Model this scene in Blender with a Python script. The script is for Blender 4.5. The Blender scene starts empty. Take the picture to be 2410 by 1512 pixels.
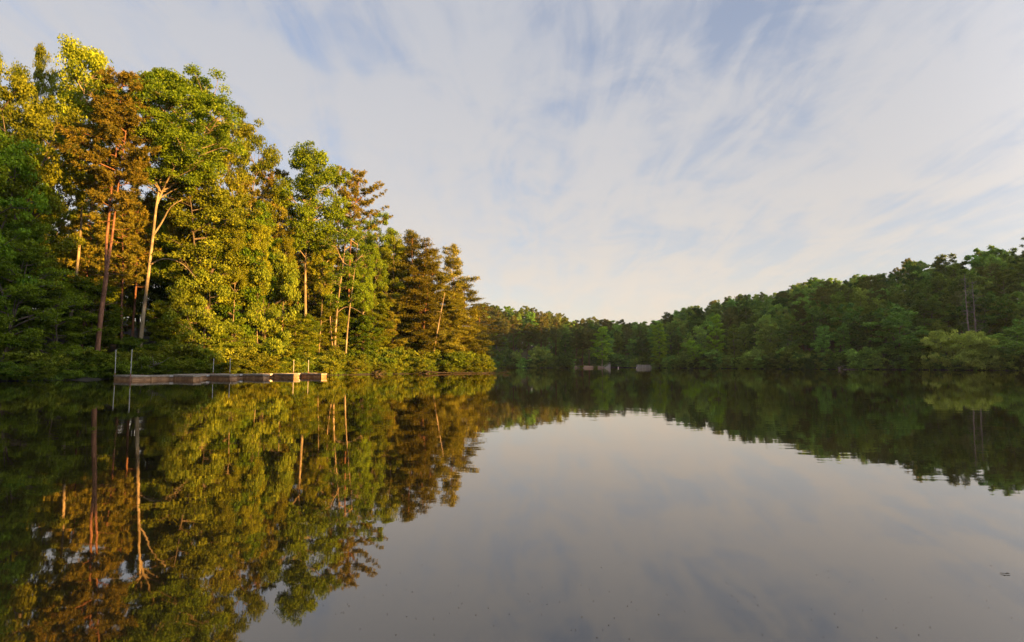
import bpy, math
import numpy as np
from mathutils import Vector

S = bpy.context.scene
COL = S.collection
TAU = 2 * math.pi

# ------------------------------------------------------------------ camera
CAM_H = 1.7
PITCH = math.radians(4.36)
cam_d = bpy.data.cameras.new("camera")
cam = bpy.data.objects.new("camera", cam_d)
COL.objects.link(cam)
cam_d.sensor_width = 36.0
cam_d.lens = 20.0
cam_d.clip_end = 6000
cam.location = (0, 0, CAM_H)
cam.rotation_euler = (math.pi / 2 + PITCH, 0, 0)
S.camera = cam

# ------------------------------------------------------------------ light
SUN_EL = math.radians(8.5)
SX, SY = 0.9, -0.436
sun_dir = Vector((SX * math.cos(SUN_EL), SY * math.cos(SUN_EL), math.sin(SUN_EL)))
sun_d = bpy.data.lights.new("sun", 'SUN')
sun_d.energy = 4.4
sun_d.angle = math.radians(0.6)
sun_d.color = (1.0, 0.515, 0.12)
sun = bpy.data.objects.new("sun", sun_d)
COL.objects.link(sun)
sun.location = (60, -30, 60)
sun.rotation_euler = sun_dir.to_track_quat('Z', 'Y').to_euler()

S.view_settings.view_transform = 'Standard'
S.view_settings.look = 'None'
S.view_settings.exposure = 2.6
S.view_settings.gamma = 1.0
S.view_settings.use_curve_mapping = False
S.cycles.max_bounces = 7
S.cycles.diffuse_bounces = 3
S.cycles.glossy_bounces = 3
S.cycles.transmission_bounces = 4
S.cycles.transparent_max_bounces = 6
S.cycles.caustics_reflective = False
S.cycles.caustics_refractive = False


def nd(nt, typ, **kw):
    n = nt.nodes.new(typ)
    for k, v in kw.items():
        if k.startswith('i_'):
            key = k[2:]
            n.inputs[int(key) if key.isdigit() else key.replace('_', ' ')].default_value = v
        else:
            setattr(n, k, v)
    return n


def ramp(nt, fac, stops):
    r = nt.nodes.new('ShaderNodeValToRGB')
    el = r.color_ramp.elements
    while len(el) < len(stops):
        el.new(0.5)
    for e, (p, c) in zip(el, stops):
        e.position = p
        e.color = c if len(c) == 4 else (*c, 1)
    nt.links.new(fac, r.inputs[0])
    return r.outputs[0]


def math_n(nt, op, a, b=None, c=None, clamp=False):
    n = nt.nodes.new('ShaderNodeMath')
    n.operation = op
    n.use_clamp = clamp
    for i, v in enumerate((a, b, c)):
        if v is None:
            continue
        if isinstance(v, (int, float)):
            n.inputs[i].default_value = v
        else:
            nt.links.new(v, n.inputs[i])
    return n.outputs[0]


def mixc(nt, fac, a, b, mode='MIX'):
    n = nt.nodes.new('ShaderNodeMix')
    n.data_type = 'RGBA'
    n.blend_type = mode
    for i, v in ((0, fac), (6, a), (7, b)):
        if isinstance(v, (int, float)):
            n.inputs[i].default_value = v
        elif isinstance(v, tuple):
            n.inputs[i].default_value = v if len(v) == 4 else (*v, 1)
        else:
            nt.links.new(v, n.inputs[i])
    return n.outputs[2]


# ------------------------------------------------------------------ world: clear sky with thin high cloud
W = bpy.data.worlds.new("World")
S.world = W
W.use_nodes = True
nt = W.node_tree
nt.nodes.clear()
out = nd(nt, 'ShaderNodeOutputWorld')
bg = nd(nt, 'ShaderNodeBackground')
bg.inputs[1].default_value = 0.05 * 0.9
nt.links.new(bg.outputs[0], out.inputs[0])
sky = nd(nt, 'ShaderNodeTexSky', sky_type='NISHITA', sun_disc=False)
sky.sun_elevation = SUN_EL
sky.sun_rotation = math.atan2(SX, SY)
sky.air_density = 1.0
sky.dust_density = 0.6
sky.ozone_density = 2.2
tc = nd(nt, 'ShaderNodeTexCoord')
sep = nd(nt, 'ShaderNodeSeparateXYZ')
nt.links.new(tc.outputs['Generated'], sep.inputs[0])
zz = math_n(nt, 'MAXIMUM', sep.outputs[2], 0.0)
zc = math_n(nt, 'ADD', zz, 0.14)
u = math_n(nt, 'DIVIDE', sep.outputs[0], zc)
v = math_n(nt, 'DIVIDE', sep.outputs[1], zc)
cmb = nd(nt, 'ShaderNodeCombineXYZ')
nt.links.new(u, cmb.inputs[0])
nt.links.new(v, cmb.inputs[1])


def cloud_layer(rot, scale, nscale, detail, rough, dist, loc=(0, 0, 0)):
    mp = nd(nt, 'ShaderNodeMapping')
    mp.inputs['Rotation'].default_value = (0, 0, math.radians(rot))
    mp.inputs['Scale'].default_value = scale
    mp.inputs['Location'].default_value = loc
    nt.links.new(cmb.outputs[0], mp.inputs[0])
    n = nd(nt, 'ShaderNodeTexNoise')
    n.inputs['Scale'].default_value = nscale
    n.inputs['Detail'].default_value = detail
    n.inputs['Roughness'].default_value = rough
    n.inputs['Distortion'].default_value = dist
    nt.links.new(mp.outputs[0], n.inputs['Vector'])
    return n.outputs[0]


c1 = cloud_layer(58, (1.0, 0.34, 1), 0.9, 8, 0.55, 0.5, (2.3, 0.4, 0))
c2 = cloud_layer(-57, (0.75, 0.26, 1), 1.5, 9, 0.62, 0.7, (5.1, 2.2, 3))
c3 = cloud_layer(30, (0.5, 0.5, 1), 0.55, 4, 0.5, 0.2, (1.0, 7.2, 5))
c5 = cloud_layer(10, (1.0, 0.7, 1), 4.5, 6, 0.62, 1.2, (7.7, 0.2, 2))
c4 = cloud_layer(-48, (2.0, 0.45, 1), 2.6, 8, 0.6, 0.9, (3.1, 1.2, 8))
csum = math_n(nt, 'ADD', math_n(nt, 'MULTIPLY', c1, 0.36), math_n(nt, 'ADD', math_n(nt, 'MULTIPLY', c2, 0.32), math_n(nt, 'MULTIPLY', c3, 0.26)))
csum = math_n(nt, 'ADD', csum, math_n(nt, 'ADD', math_n(nt, 'MULTIPLY', c4, 0.50), math_n(nt, 'MULTIPLY', c5, 0.34)))
# larger wisps and clear openings of this evening's sky, bent by noise
wn = nd(nt, 'ShaderNodeTexNoise', i_Scale=1.6, i_Detail=4.0, i_Roughness=0.55)
nt.links.new(cmb.outputs[0], wn.inputs['Vector'])
wv = nd(nt, 'ShaderNodeVectorMath', operation='MULTIPLY_ADD')
nt.links.new(wn.outputs['Color'], wv.inputs[0])
wv.inputs[1].default_value = (0.7, 0.7, 0)
wv.inputs[2].default_value = (-0.35, -0.35, 0)
wadd = nd(nt, 'ShaderNodeVectorMath', operation='ADD')
nt.links.new(cmb.outputs[0], wadd.inputs[0])
nt.links.new(wv.outputs[0], wadd.inputs[1])


def sky_uv(px, py):
    dx = (px - 1205) / (2410 * 20 / 36); dy = (756 - py) / (2410 * 20 / 36)
    d = Vector((dx, math.cos(PITCH) - dy * math.sin(PITCH), math.sin(PITCH) + dy * math.cos(PITCH))).normalized()
    return d.x / (d.z + .14), d.y / (d.z + .14)


def wisp(p0, p1, wid, amp):
    """soft band of cloud (amp > 0) or clear sky (amp < 0) between two points of the sky"""
    global csum
    (x0, y0), (x1, y1) = sky_uv(*p0), sky_uv(*p1)
    L_ = math.hypot(x1 - x0, y1 - y0)
    mp = nd(nt, 'ShaderNodeMapping', vector_type='TEXTURE')
    mp.inputs['Location'].default_value = ((x0 + x1) / 2, (y0 + y1) / 2, 0)
    mp.inputs['Rotation'].default_value = (0, 0, math.atan2(y1 - y0, x1 - x0))
    mp.inputs['Scale'].default_value = (L_ / 2 + wid, wid, 1)
    nt.links.new(wadd.outputs[0], mp.inputs[0])
    ln = nd(nt, 'ShaderNodeVectorMath', operation='LENGTH')
    nt.links.new(mp.outputs[0], ln.inputs[0])
    g = nd(nt, 'ShaderNodeMapRange', interpolation_type='SMOOTHERSTEP')
    g.inputs[1].default_value = 0.0; g.inputs[2].default_value = 1.25
    g.inputs[3].default_value = amp; g.inputs[4].default_value = 0.0
    nt.links.new(ln.outputs['Value'], g.inputs[0])
    csum = math_n(nt, 'ADD', csum, g.outputs[0])


wisp((-200, 60), (700, 190), .30, .085)
wisp((700, 190), (1280, 400), .20, .07)
wisp((450, 15), (1000, 150), .16, -.075)
wisp((850, 30), (1350, 230), .14, .055)
wisp((1380, 400), (1680, 230), .16, .07)
wisp((1420, 60), (1330, 330), .20, -.07)
wisp((1620, 40), (1800, 150), .16, -.11)
wisp((1000, 250), (1290, 360), .12, -.05)
wisp((1900, 100), (2500, 330), .45, .075)
wisp((1950, 430), (2130, 450), .20, .12)
wisp((2300, 430), (2500, 400), .18, .10)
wisp((1500, 560), (1800, 600), .25, -.06)
wisp((1150, 640), (1650, 690), .5, .05)
mask = ramp(nt, csum, [(0.81, (0, 0, 0)), (0.87, (0.35, 0.35, 0.35)), (0.94, (0.8, 0.8, 0.8)), (1.0, (1, 1, 1))])
# cloud colour: cream near the horizon, cool grey above; unseen zenith and sun side brightened to fill the shaded trees
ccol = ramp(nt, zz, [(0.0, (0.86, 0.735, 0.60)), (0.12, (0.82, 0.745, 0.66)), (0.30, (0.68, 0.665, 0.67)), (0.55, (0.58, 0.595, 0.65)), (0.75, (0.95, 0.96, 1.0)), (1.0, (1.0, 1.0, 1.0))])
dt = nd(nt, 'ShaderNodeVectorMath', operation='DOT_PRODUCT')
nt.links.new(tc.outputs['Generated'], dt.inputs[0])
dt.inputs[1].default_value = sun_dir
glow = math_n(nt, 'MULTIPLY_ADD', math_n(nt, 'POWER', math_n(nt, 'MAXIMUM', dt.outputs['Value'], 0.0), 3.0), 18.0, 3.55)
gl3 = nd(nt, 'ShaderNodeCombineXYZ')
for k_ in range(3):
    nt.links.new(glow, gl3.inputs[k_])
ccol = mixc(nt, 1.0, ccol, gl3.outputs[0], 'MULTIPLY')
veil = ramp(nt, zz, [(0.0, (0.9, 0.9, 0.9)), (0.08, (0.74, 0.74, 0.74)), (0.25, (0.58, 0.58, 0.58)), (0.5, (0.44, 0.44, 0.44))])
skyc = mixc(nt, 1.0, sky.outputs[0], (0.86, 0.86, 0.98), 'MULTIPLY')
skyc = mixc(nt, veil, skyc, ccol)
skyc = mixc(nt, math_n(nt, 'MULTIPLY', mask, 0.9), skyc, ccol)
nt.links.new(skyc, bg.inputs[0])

# ------------------------------------------------------------------ pixel -> world (photo measured at 2410 x 1512)
F = 2410 * 20 / 36
CT, ST = math.cos(PITCH), math.sin(PITCH)


def P(px, py, D):
    dx = (px - 1205) / F
    dy = (756 - py) / F
    ry = CT - dy * ST
    rz = ST + dy * CT
    k = D / ry
    return Vector((dx * k, D, CAM_H + rz * k))


def proj(x, y, z):
    z = z - CAM_H
    f = y * CT + z * ST
    return 1205 + F * x / f, 756 - F * (z * CT - y * ST) / f


# ------------------------------------------------------------------ terrain
LAKE = np.array([(-45, -2), (-25, -3), (0, -2.2), (30, -3), (70, -10), (92, -6), (112, 5), (132, 25), (150, 60), (154, 100), (146, 130),
                 (138, 152), (128, 174), (115, 187), (103, 199), (93, 212), (86, 231), (77, 250), (69, 267), (66, 271), (59, 271), (58, 292), (48, 292),
                 (46.5, 271), (38, 270), (29, 270), (10, 269), (-9, 267), (-35, 266), (-55, 255), (-50, 225), (-38, 190), (-24, 150),
                 (-11, 128), (-4.5, 114), (-7, 110), (-13, 107.5), (-18, 104.5), (-23, 100), (-26.5, 93), (-31, 86), (-36, 78.5), (-41.5, 71.5), (-46, 66.5), (-47.5, 62),
                 (-52, 58), (-62, 52), (-72, 35), (-65, 10)], float)


def sd_lake(X, Y):
    """distance to the shore: positive on land, negative in the lake"""
    X = np.asarray(X, float)
    Y = np.asarray(Y, float)
    best = np.full(X.shape, 1e9)
    inside = np.zeros(X.shape, bool)
    n = len(LAKE)
    for i in range(n):
        ax, ay = LAKE[i]
        bx, by = LAKE[(i + 1) % n]
        ex, ey = bx - ax, by - ay
        t = np.clip(((X - ax) * ex + (Y - ay) * ey) / (ex * ex + ey * ey), 0, 1)
        best = np.minimum(best, np.hypot(X - ax - t * ex, Y - ay - t * ey))
        cr = (ay > Y) != (by > Y)
        xi = ax + (Y - ay) / (by - ay if by != ay else 1e-9) * ex
        inside ^= cr & (X < xi)
    return np.where(inside, -best, best)


def sm(t):
    t = np.clip(t, 0, 1)
    return t * t * (3 - 2 * t)


def ground_z(X, Y):
    X = np.asarray(X, float)
    Y = np.asarray(Y, float)
    wob = 0.5 * np.sin(X * 0.9 + 1.3 * np.sin(Y * 0.5)) + 0.5 * np.sin(Y * 0.8 + 1.1 * np.sin(X * 0.37))
    d = sd_lake(X, Y) + 0.35 * wob
    p = X * 0.436 + Y * 0.9
    t = X * 0.9 - Y * 0.436
    right = 26 * sm((X - 68) / 75) * sm(d / 95) * sm((Y - 40) / 110)
    far = np.interp(X, [-120, -20, 0, 30, 60, 90], [22, 17, 13, 8, 4, 3]) * sm((Y - 255) / 25) * sm((d - np.interp(X, [15, 28, 46, 56], [0, 14, 14, 0])) / 45)
    left = 10 * sm((d - 4) / 60) * sm((40 - X) / 30) * (1 - sm((Y - 200) / 40))
    ridge = 34 * np.exp(-((t - 265) / 95.0) ** 2) * sm((p - 188) / 30) * sm(d / 60)
    near = 28 * np.exp(-((t - 115) / 45.0) ** 2) * sm((60 - p) / 18) * sm(d / 25)
    land = 0.32 * (1 - np.exp(-np.maximum(d, 0) / 0.8)) + 0.03 * np.minimum(np.maximum(d, 0), 12) + right + far + left + ridge + near
    land = land + sm(d / 6) * (0.25 * np.sin(X * 0.21 + 2) * np.sin(Y * 0.17) + 0.12 * wob)
    land = land + 0.5 * sm(d / 5) * np.exp(-((X - 36) / 9.0) ** 4) * np.exp(-((Y - 276) / 9.0) ** 2)
    bed = np.maximum(0.35 * d, -2.5)
    return np.where(d > 0, land, bed)


def gz(x, y):
    return float(ground_z(np.array([x]), np.array([y]))[0])


def sdl(x, y):
    return float(sd_lake(np.array([x]), np.array([y]))[0])


def shore_D(px, off, start=45.0):
    """distance along the picture column px at which the ground lies `off` metres inland"""
    k = (px - 1205) / F
    Ds = np.arange(start, 600, .25)
    d = sd_lake(k * Ds, Ds)
    return float(Ds[np.argmax(d > off)])


# ------------------------------------------------------------------ materials
def new_mat(name):
    m = bpy.data.materials.new(name)
    m.use_nodes = True
    m.node_tree.nodes.clear()
    o = m.node_tree.nodes.new('ShaderNodeOutputMaterial')
    return m, m.node_tree, o


def leaf_mat(name, dark, light, trans=0.35, hue=0.03, val=0.35):
    """leaf colour varies leaf by leaf (attribute) and tree by tree; light also passes through"""
    m, t, o = new_mat(name)
    at = nd(t, 'ShaderNodeAttribute', attribute_name='tone')
    oi = nd(t, 'ShaderNodeObjectInfo')
    c = ramp(t, at.outputs['Fac'], [(0.0, dark), (0.75, light), (1.0, tuple(min(1, x * 1.5) for x in light))])
    hs = nd(t, 'ShaderNodeHueSaturation')
    t.links.new(c, hs.inputs['Color'])
    t.links.new(math_n(t, 'ADD', math_n(t, 'MULTIPLY', oi.outputs['Random'], hue * 2), 0.5 - hue), hs.inputs['Hue'])
    r2 = math_n(t, 'FRACT', math_n(t, 'MULTIPLY', oi.outputs['Random'], 7.31))
    t.links.new(math_n(t, 'ADD', math_n(t, 'MULTIPLY', r2, val * 2), 1 - val), hs.inputs['Value'])
    d = nd(t, 'ShaderNodeBsdfDiffuse')
    tr = nd(t, 'ShaderNodeBsdfTranslucent')
    t.links.new(hs.outputs[0], d.inputs[0])
    t.links.new(mixc(t, 1.0, hs.outputs[0], (1.25, 1.3, 0.6), 'MULTIPLY'), tr.inputs[0])
    mx = nd(t, 'ShaderNodeMixShader')
    mx.inputs[0].default_value = trans
    t.links.new(d.outputs[0], mx.inputs[1])
    t.links.new(tr.outputs[0], mx.inputs[2])
    t.links.new(mx.outputs[0], o.inputs[0])
    return m


def bark_mat(name, c1, c2, c3, sc=1.0):
    m, t, o = new_mat(name)
    tcn = nd(t, 'ShaderNodeTexCoord')
    mp = nd(t, 'ShaderNodeMapping')
    mp.inputs['Scale'].default_value = (sc * 5, sc * 5, sc * 1.1)
    t.links.new(tcn.outputs['Object'], mp.inputs[0])
    n = nd(t, 'ShaderNodeTexNoise', i_Scale=1.0, i_Detail=6.0, i_Roughness=0.65)
    t.links.new(mp.outputs[0], n.inputs['Vector'])
    c = ramp(t, n.outputs[0], [(0.3, c1), (0.52, c2), (0.72, c3)])
    nb = nd(t, 'ShaderNodeTexNoise', i_Scale=0.9, i_Detail=4.0, i_Roughness=0.7)
    t.links.new(tcn.outputs['Object'], nb.inputs['Vector'])
    c = mixc(t, ramp(t, nb.outputs[0], [(0.42, (0, 0, 0)), (0.62, (0.75, 0.75, 0.75))]), c, tuple(x * .42 for x in c2))
    b = nd(t, 'ShaderNodeBsdfPrincipled')
    b.inputs['Roughness'].default_value = 0.9
    b.inputs['Specular IOR Level'].default_value = 0.15
    t.links.new(c, b.inputs['Base Color'])
    bu = nd(t, 'ShaderNodeBump', i_Strength=0.6, i_Distance=0.05)
    t.links.new(n.outputs[0], bu.inputs['Height'])
    t.links.new(bu.outputs[0], b.inputs['Normal'])
    t.links.new(b.outputs[0], o.inputs[0])
    return m


M = {}
M['poplar'] = leaf_mat('leaf_poplar', (0.10, 0.13, 0.010), (0.225, 0.26, 0.018), 0.42)
M['oak'] = leaf_mat('leaf_oak', (0.07, 0.10, 0.010), (0.175, 0.21, 0.017), 0.40)
M['maple'] = leaf_mat('leaf_maple', (0.075, 0.118, 0.010), (0.20, 0.245, 0.018), 0.44)
M['under'] = leaf_mat('leaf_understory', (0.078, 0.118, 0.012), (0.20, 0.23, 0.022), 0.44)
M['pine'] = leaf_mat('needle_pine', (0.075, 0.095, 0.016), (0.27, 0.225, 0.028), 0.28, 0.015)
M['fir'] = leaf_mat('needle_virginia_pine', (0.085, 0.09, 0.013), (0.22, 0.20, 0.024), 0.28, 0.015)
M['far'] = leaf_mat('leaf_hillside', (0.065, 0.115, 0.028), (0.20, 0.29, 0.06), 0.42, 0.035, 0.65)
M['farpine'] = leaf_mat('needle_hillside', (0.06, 0.075, 0.022), (0.15, 0.16, 0.045), 0.28, 0.03)
M['bright'] = leaf_mat('leaf_bright_poplar', (0.13, 0.24, 0.02), (0.27, 0.40, 0.04), 0.44, 0.01, 0.15)
M['willow'] = leaf_mat('leaf_willow', (0.19, 0.25, 0.05), (0.42, 0.47, 0.11), 0.42, 0.01, 0.15)
M['grass'] = leaf_mat('grass_blades', (0.07, 0.11, 0.015), (0.16, 0.22, 0.03), 0.4)
M['bark_pine'] = bark_mat('bark_pine', (0.07, 0.035, 0.022), (0.20, 0.095, 0.055), (0.34, 0.17, 0.10), 1.3)
M['bark_oak'] = bark_mat('bark_oak', (0.05, 0.04, 0.028), (0.13, 0.10, 0.07), (0.22, 0.17, 0.12))
M['bark_pale'] = bark_mat('bark_pale', (0.11, 0.085, 0.05), (0.26, 0.20, 0.12), (0.40, 0.32, 0.20), 0.6)
M['bark_wet'] = bark_mat('bark_wet', (0.02, 0.015, 0.01), (0.045, 0.033, 0.024), (0.09, 0.07, 0.05))
M['bark_dead'] = bark_mat('bark_dead', (0.14, 0.105, 0.09), (0.25, 0.20, 0.175), (0.36, 0.31, 0.28))


# ------------------------------------------------------------------ mesh helpers
def mesh_from(name, V, polys, mat, tone=None, smooth=False):
    """polys: list of (k, index array of shape n x k)"""
    me = bpy.data.meshes.new(name)
    V = np.asarray(V, np.float32)
    me.vertices.add(len(V))
    me.vertices.foreach_set('co', V.ravel())
    loops = np.concatenate([np.asarray(a, np.int32).ravel() for k, a in polys])
    tot = np.concatenate([np.full(len(a), k, np.int32) for k, a in polys])
    st = np.concatenate([[0], np.cumsum(tot)[:-1]]).astype(np.int32)
    me.loops.add(len(loops))
    me.loops.foreach_set('vertex_index', loops)
    me.polygons.add(len(tot))
    me.polygons.foreach_set('loop_start', st)
    me.polygons.foreach_set('loop_total', tot)
    if tone is not None:
        a = me.attributes.new('tone', 'FLOAT', 'FACE')
        a.data.foreach_set('value', np.asarray(tone, np.float32))
    me.materials.append(mat)
    me.update(calc_edges=True)
    if smooth:
        me.polygons.foreach_set('use_smooth', np.ones(len(tot), bool))
    return me


def unit(a):
    return a / np.maximum(np.linalg.norm(a, axis=-1, keepdims=True), 1e-9)


class Leaves:
    """many leaf-sized quads, each with its own centre, axis, normal and tone"""

    def __init__(self):
        self.c, self.a, self.n, self.l, self.w, self.t = [], [], [], [], [], []

    def add(self, c, axis, nrm, l, w, t):
        self.c.append(c); self.a.append(axis); self.n.append(nrm)
        self.l.append(np.broadcast_to(l, len(c))); self.w.append(np.broadcast_to(w, len(c))); self.t.append(np.broadcast_to(t, len(c)))

    def mesh(self, name, mat):
        c = np.concatenate(self.c); a = unit(np.concatenate(self.a)); n = unit(np.concatenate(self.n))
        l = np.concatenate(self.l)[:, None]; w = np.concatenate(self.w)[:, None]; t = np.concatenate(self.t)
        b = unit(np.cross(n, a))
        n = np.cross(a, b)
        V = np.stack([c - a * l * .5, c + b * w * .5 + a * l * 0.08 + n * w * .12, c + a * l * .5 - n * l * 0.1, c - b * w * .5 + a * l * 0.08 + n * w * .12], 1).reshape(-1, 3)
        idx = np.arange(len(V)).reshape(-1, 4)
        return mesh_from(name, V, [(4, idx)], mat, np.clip(t, 0, 1))


class Tubes:
    """tapered round branches"""

    def __init__(self):
        self.V, self.Q, self.n = [], [], 0

    def add(self, pts, rad, k=6):
        pts = np.asarray(pts, float)
        rad = np.asarray(rad, float)
        d = np.gradient(pts, axis=0)
        d = unit(d)
        ref = np.array([1.0, 0.13, 0.07]) if abs(d[0][0]) < 0.8 else np.array([0.1, 1.0, 0.1])
        u_ = unit(np.cross(d, ref))
        v_ = np.cross(d, u_)
        ang = np.arange(k) * TAU / k
        ring = pts[:, None] + rad[:, None, None] * (np.cos(ang)[None, :, None] * u_[:, None] + np.sin(ang)[None, :, None] * v_[:, None])
        m = len(pts)
        self.V.append(ring.reshape(-1, 3))
        i = np.arange(m - 1)[:, None] * k
        j = np.arange(k)[None]
        q = np.stack([i + j, i + (j + 1) % k, i + k + (j + 1) % k, i + k + j], -1).reshape(-1, 4) + self.n
        self.Q.append(q)
        self.n += m * k

    def mesh(self, name, mat):
        return mesh_from(name, np.concatenate(self.V), [(4, np.concatenate(self.Q))], mat, smooth=True)


def spline(ctrl, n):
    """smooth path through control points"""
    c = np.asarray(ctrl, float)
    if len(c) == 2:
        return c[0] + (c[1] - c[0]) * np.linspace(0, 1, n)[:, None]
    s = np.concatenate([[0], np.cumsum(np.linalg.norm(np.diff(c, axis=0), axis=1))])
    t = np.linspace(0, s[-1], n)
    lin = np.stack([np.interp(t, s, c[:, i]) for i in range(3)], 1)
    for _ in range(2):
        lin[1:-1] = 0.25 * lin[:-2] + 0.5 * lin[1:-1] + 0.25 * lin[2:]
    return lin


def rnd_dir(rng, n):
    return unit(rng.normal(size=(n, 3)))


def pads(L, rng, C, R, per, l, w, flat=0.5, up=0.7, spread=0.6, droop=0.0):
    """leaf clumps: n leaves spread through a flattened ball round each centre"""
    n = len(C)
    k = n * per
    q = rnd_dir(rng, k) * (rng.random(k)[:, None] ** 0.45)
    Ci = np.repeat(C, per, 0)
    Ri = np.repeat(R, per)[:, None]
    off = q * Ri * np.array([1, 1, flat])
    rr = np.hypot(q[:, 0], q[:, 1])
    off[:, 2] -= droop * Ri[:, 0] * rr ** 2
    nrm = q * 0.75 + np.array([0, 0, up]) + rnd_dir(rng, k) * spread
    ax = rnd_dir(rng, k) + np.concatenate([q[:, :2], np.full((k, 1), -0.25)], 1) * 0.8
    tone = np.repeat(rng.normal(0.45, 0.16, n), per) + rng.normal(0, 0.16, k)
    L.add(Ci + off, ax, nrm, l * rng.uniform(0.7, 1.3, k), w * rng.uniform(0.7, 1.3, k), tone)


def wander(rng, H, amp, n=10, lean=(0, 0)):
    z = np.linspace(0, 1, n)
    ph = rng.uniform(0, TAU, 4)
    x = amp * (np.sin(z * 3.1 + ph[0]) - np.sin(ph[0])) + 0.4 * amp * (np.sin(z * 9 + ph[1]) - np.sin(ph[1])) + lean[0] * z ** 1.3
    y = amp * (np.sin(z * 2.7 + ph[2]) - np.sin(ph[2])) + 0.4 * amp * (np.sin(z * 8 + ph[3]) - np.sin(ph[3])) + lean[1] * z ** 1.3
    return np.stack([x, y, z * H], 1)


PROF = {
    'oval': ([0, .12, .35, .6, .82, 1], [.45, .8, 1.0, .92, .65, .25]),
    'tall': ([0, .1, .3, .6, .85, 1], [.6, .9, 1.0, .95, .8, .45]),
    'vase': ([0, .2, .5, .75, .92, 1], [.3, .55, .9, 1.0, .8, .4]),
    'bush': ([0, .2, .5, .8, 1], [1.0, 1.05, .95, .7, .35]),
    'fir': ([0, .15, .4, .7, .88, 1], [.75, .95, .95, .72, .45, .16]),
    'cone': ([0, .15, .4, .7, .9, 1], [1.0, .95, .75, .45, .2, .06]),
    'pine': ([0, .2, .45, .7, .9, 1], [.55, .85, 1.0, .85, .55, .2]),
}


def dense(stems):
    P_, R_l = [], []
    for pts, r0, r1 in stems:
        ln = np.linalg.norm(np.diff(pts, axis=0), axis=1).sum()
        n = max(len(pts), int(ln / .12))
        q = np.linspace(0, len(pts) - 1, n)
        P_.append(np.stack([np.interp(q, np.arange(len(pts)), pts[:, a]) for a in range(3)], 1))
        R_l.append(r0 + (r1 - r0) * np.linspace(0, 1, n))
    return P_, np.concatenate(P_), np.concatenate(R_l)


def pick(rng, P_, z):
    k = [p for p in P_ if p[0, 2] - .3 <= z <= p[-1, 2] + .3] or P_
    p = k[int(rng.integers(len(k)))]
    return p[int(np.argmin(np.abs(p[:, 2] - z)))]


def broadleaf(rng, stems, z0, z1, R, prof='oval', nl=20, sub=5, per=70, l=.34, w=.25, pr=1.15, flat=.5, up=.7, droop=.15, rise=.55,
              kt=6, cx=0, cy=0, thin=0.0, spread=.6):
    """stems: [(points, r_base, r_tip)]; limbs leave the stems between z0 and z1, carry sub-branches, each ends in leaf clumps"""
    T, L = Tubes(), Leaves()
    Cs, Rs = [], []
    for pts, r0, r1 in stems:
        m = len(pts)
        T.add(pts, r0 + (r1 - r0) * np.linspace(0, 1, m) ** 0.8, kt + 2)
    segs, allp, allr = dense(stems)
    ph = rng.uniform(0, TAU, 3)
    px_, py_ = PROF[prof]
    for i in range(nl):
        f = (i + rng.uniform(0, 1)) / nl
        z = z0 + (z1 - z0) * f * 0.96
        ln = R * np.interp(f, px_, py_)
        az = i * 2.39996 + rng.normal(0, 0.35)
        ln *= min(1.14, rng.uniform(0.62, 1.12) * (1 + 0.22 * math.sin(az * 2 + ph[0] + z * 0.4) + 0.15 * math.sin(az * 3 + ph[1])))
        # leave the stem lower than the tip
        zs = z - ln * rise * rng.uniform(0.5, 1.1)
        b = pick(rng, segs, zs)
        r0 = 0.02 + ln * 0.02
        tip = np.array([b[0] * .75 + cx * .25 + math.cos(az) * ln, b[1] * .75 + cy * .25 + math.sin(az) * ln, z])
        mid = (b + tip) / 2 + np.array([0, 0, -0.02 * ln]) + rng.normal(0, 0.06 * ln, 3)
        path = spline([b, mid, tip], 7)
        T.add(path, np.linspace(r0, 0.015, 7), max(4, kt - 1))
        Cs.append(tip); Rs.append(pr * rng.uniform(.7, 1.15))
        for s_ in range(sub):
            q = rng.uniform(0.35, 0.97)
            pb = path[int(q * 6)]
            a2 = az + rng.choice([-1, 1]) * rng.uniform(0.3, 1.3)
            l2 = ln * rng.uniform(0.22, 0.48) + 0.3
            t2 = pb + np.array([math.cos(a2) * l2, math.sin(a2) * l2, rng.uniform(-.1, .5) * l2 + .2])
            T.add(spline([pb, (pb + t2) / 2 + rng.normal(0, .07 * l2, 3), t2], 4), np.linspace(max(.012, r0 * .4), .008, 4), 4)
            if rng.random() > thin:
                Cs.append(t2); Rs.append(pr * rng.uniform(.55, 1.1))
                if rng.random() < .5:
                    Cs.append((pb + t2) / 2 + rng.normal(0, .25, 3)); Rs.append(pr * rng.uniform(.4, .8))
    for pts, r0, r1 in stems:
        Cs.append(pts[-1]); Rs.append(pr * .9)
    pads(L, rng, np.array(Cs), np.array(Rs), per, l, w, flat, up, spread, droop)
    return T, L


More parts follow.
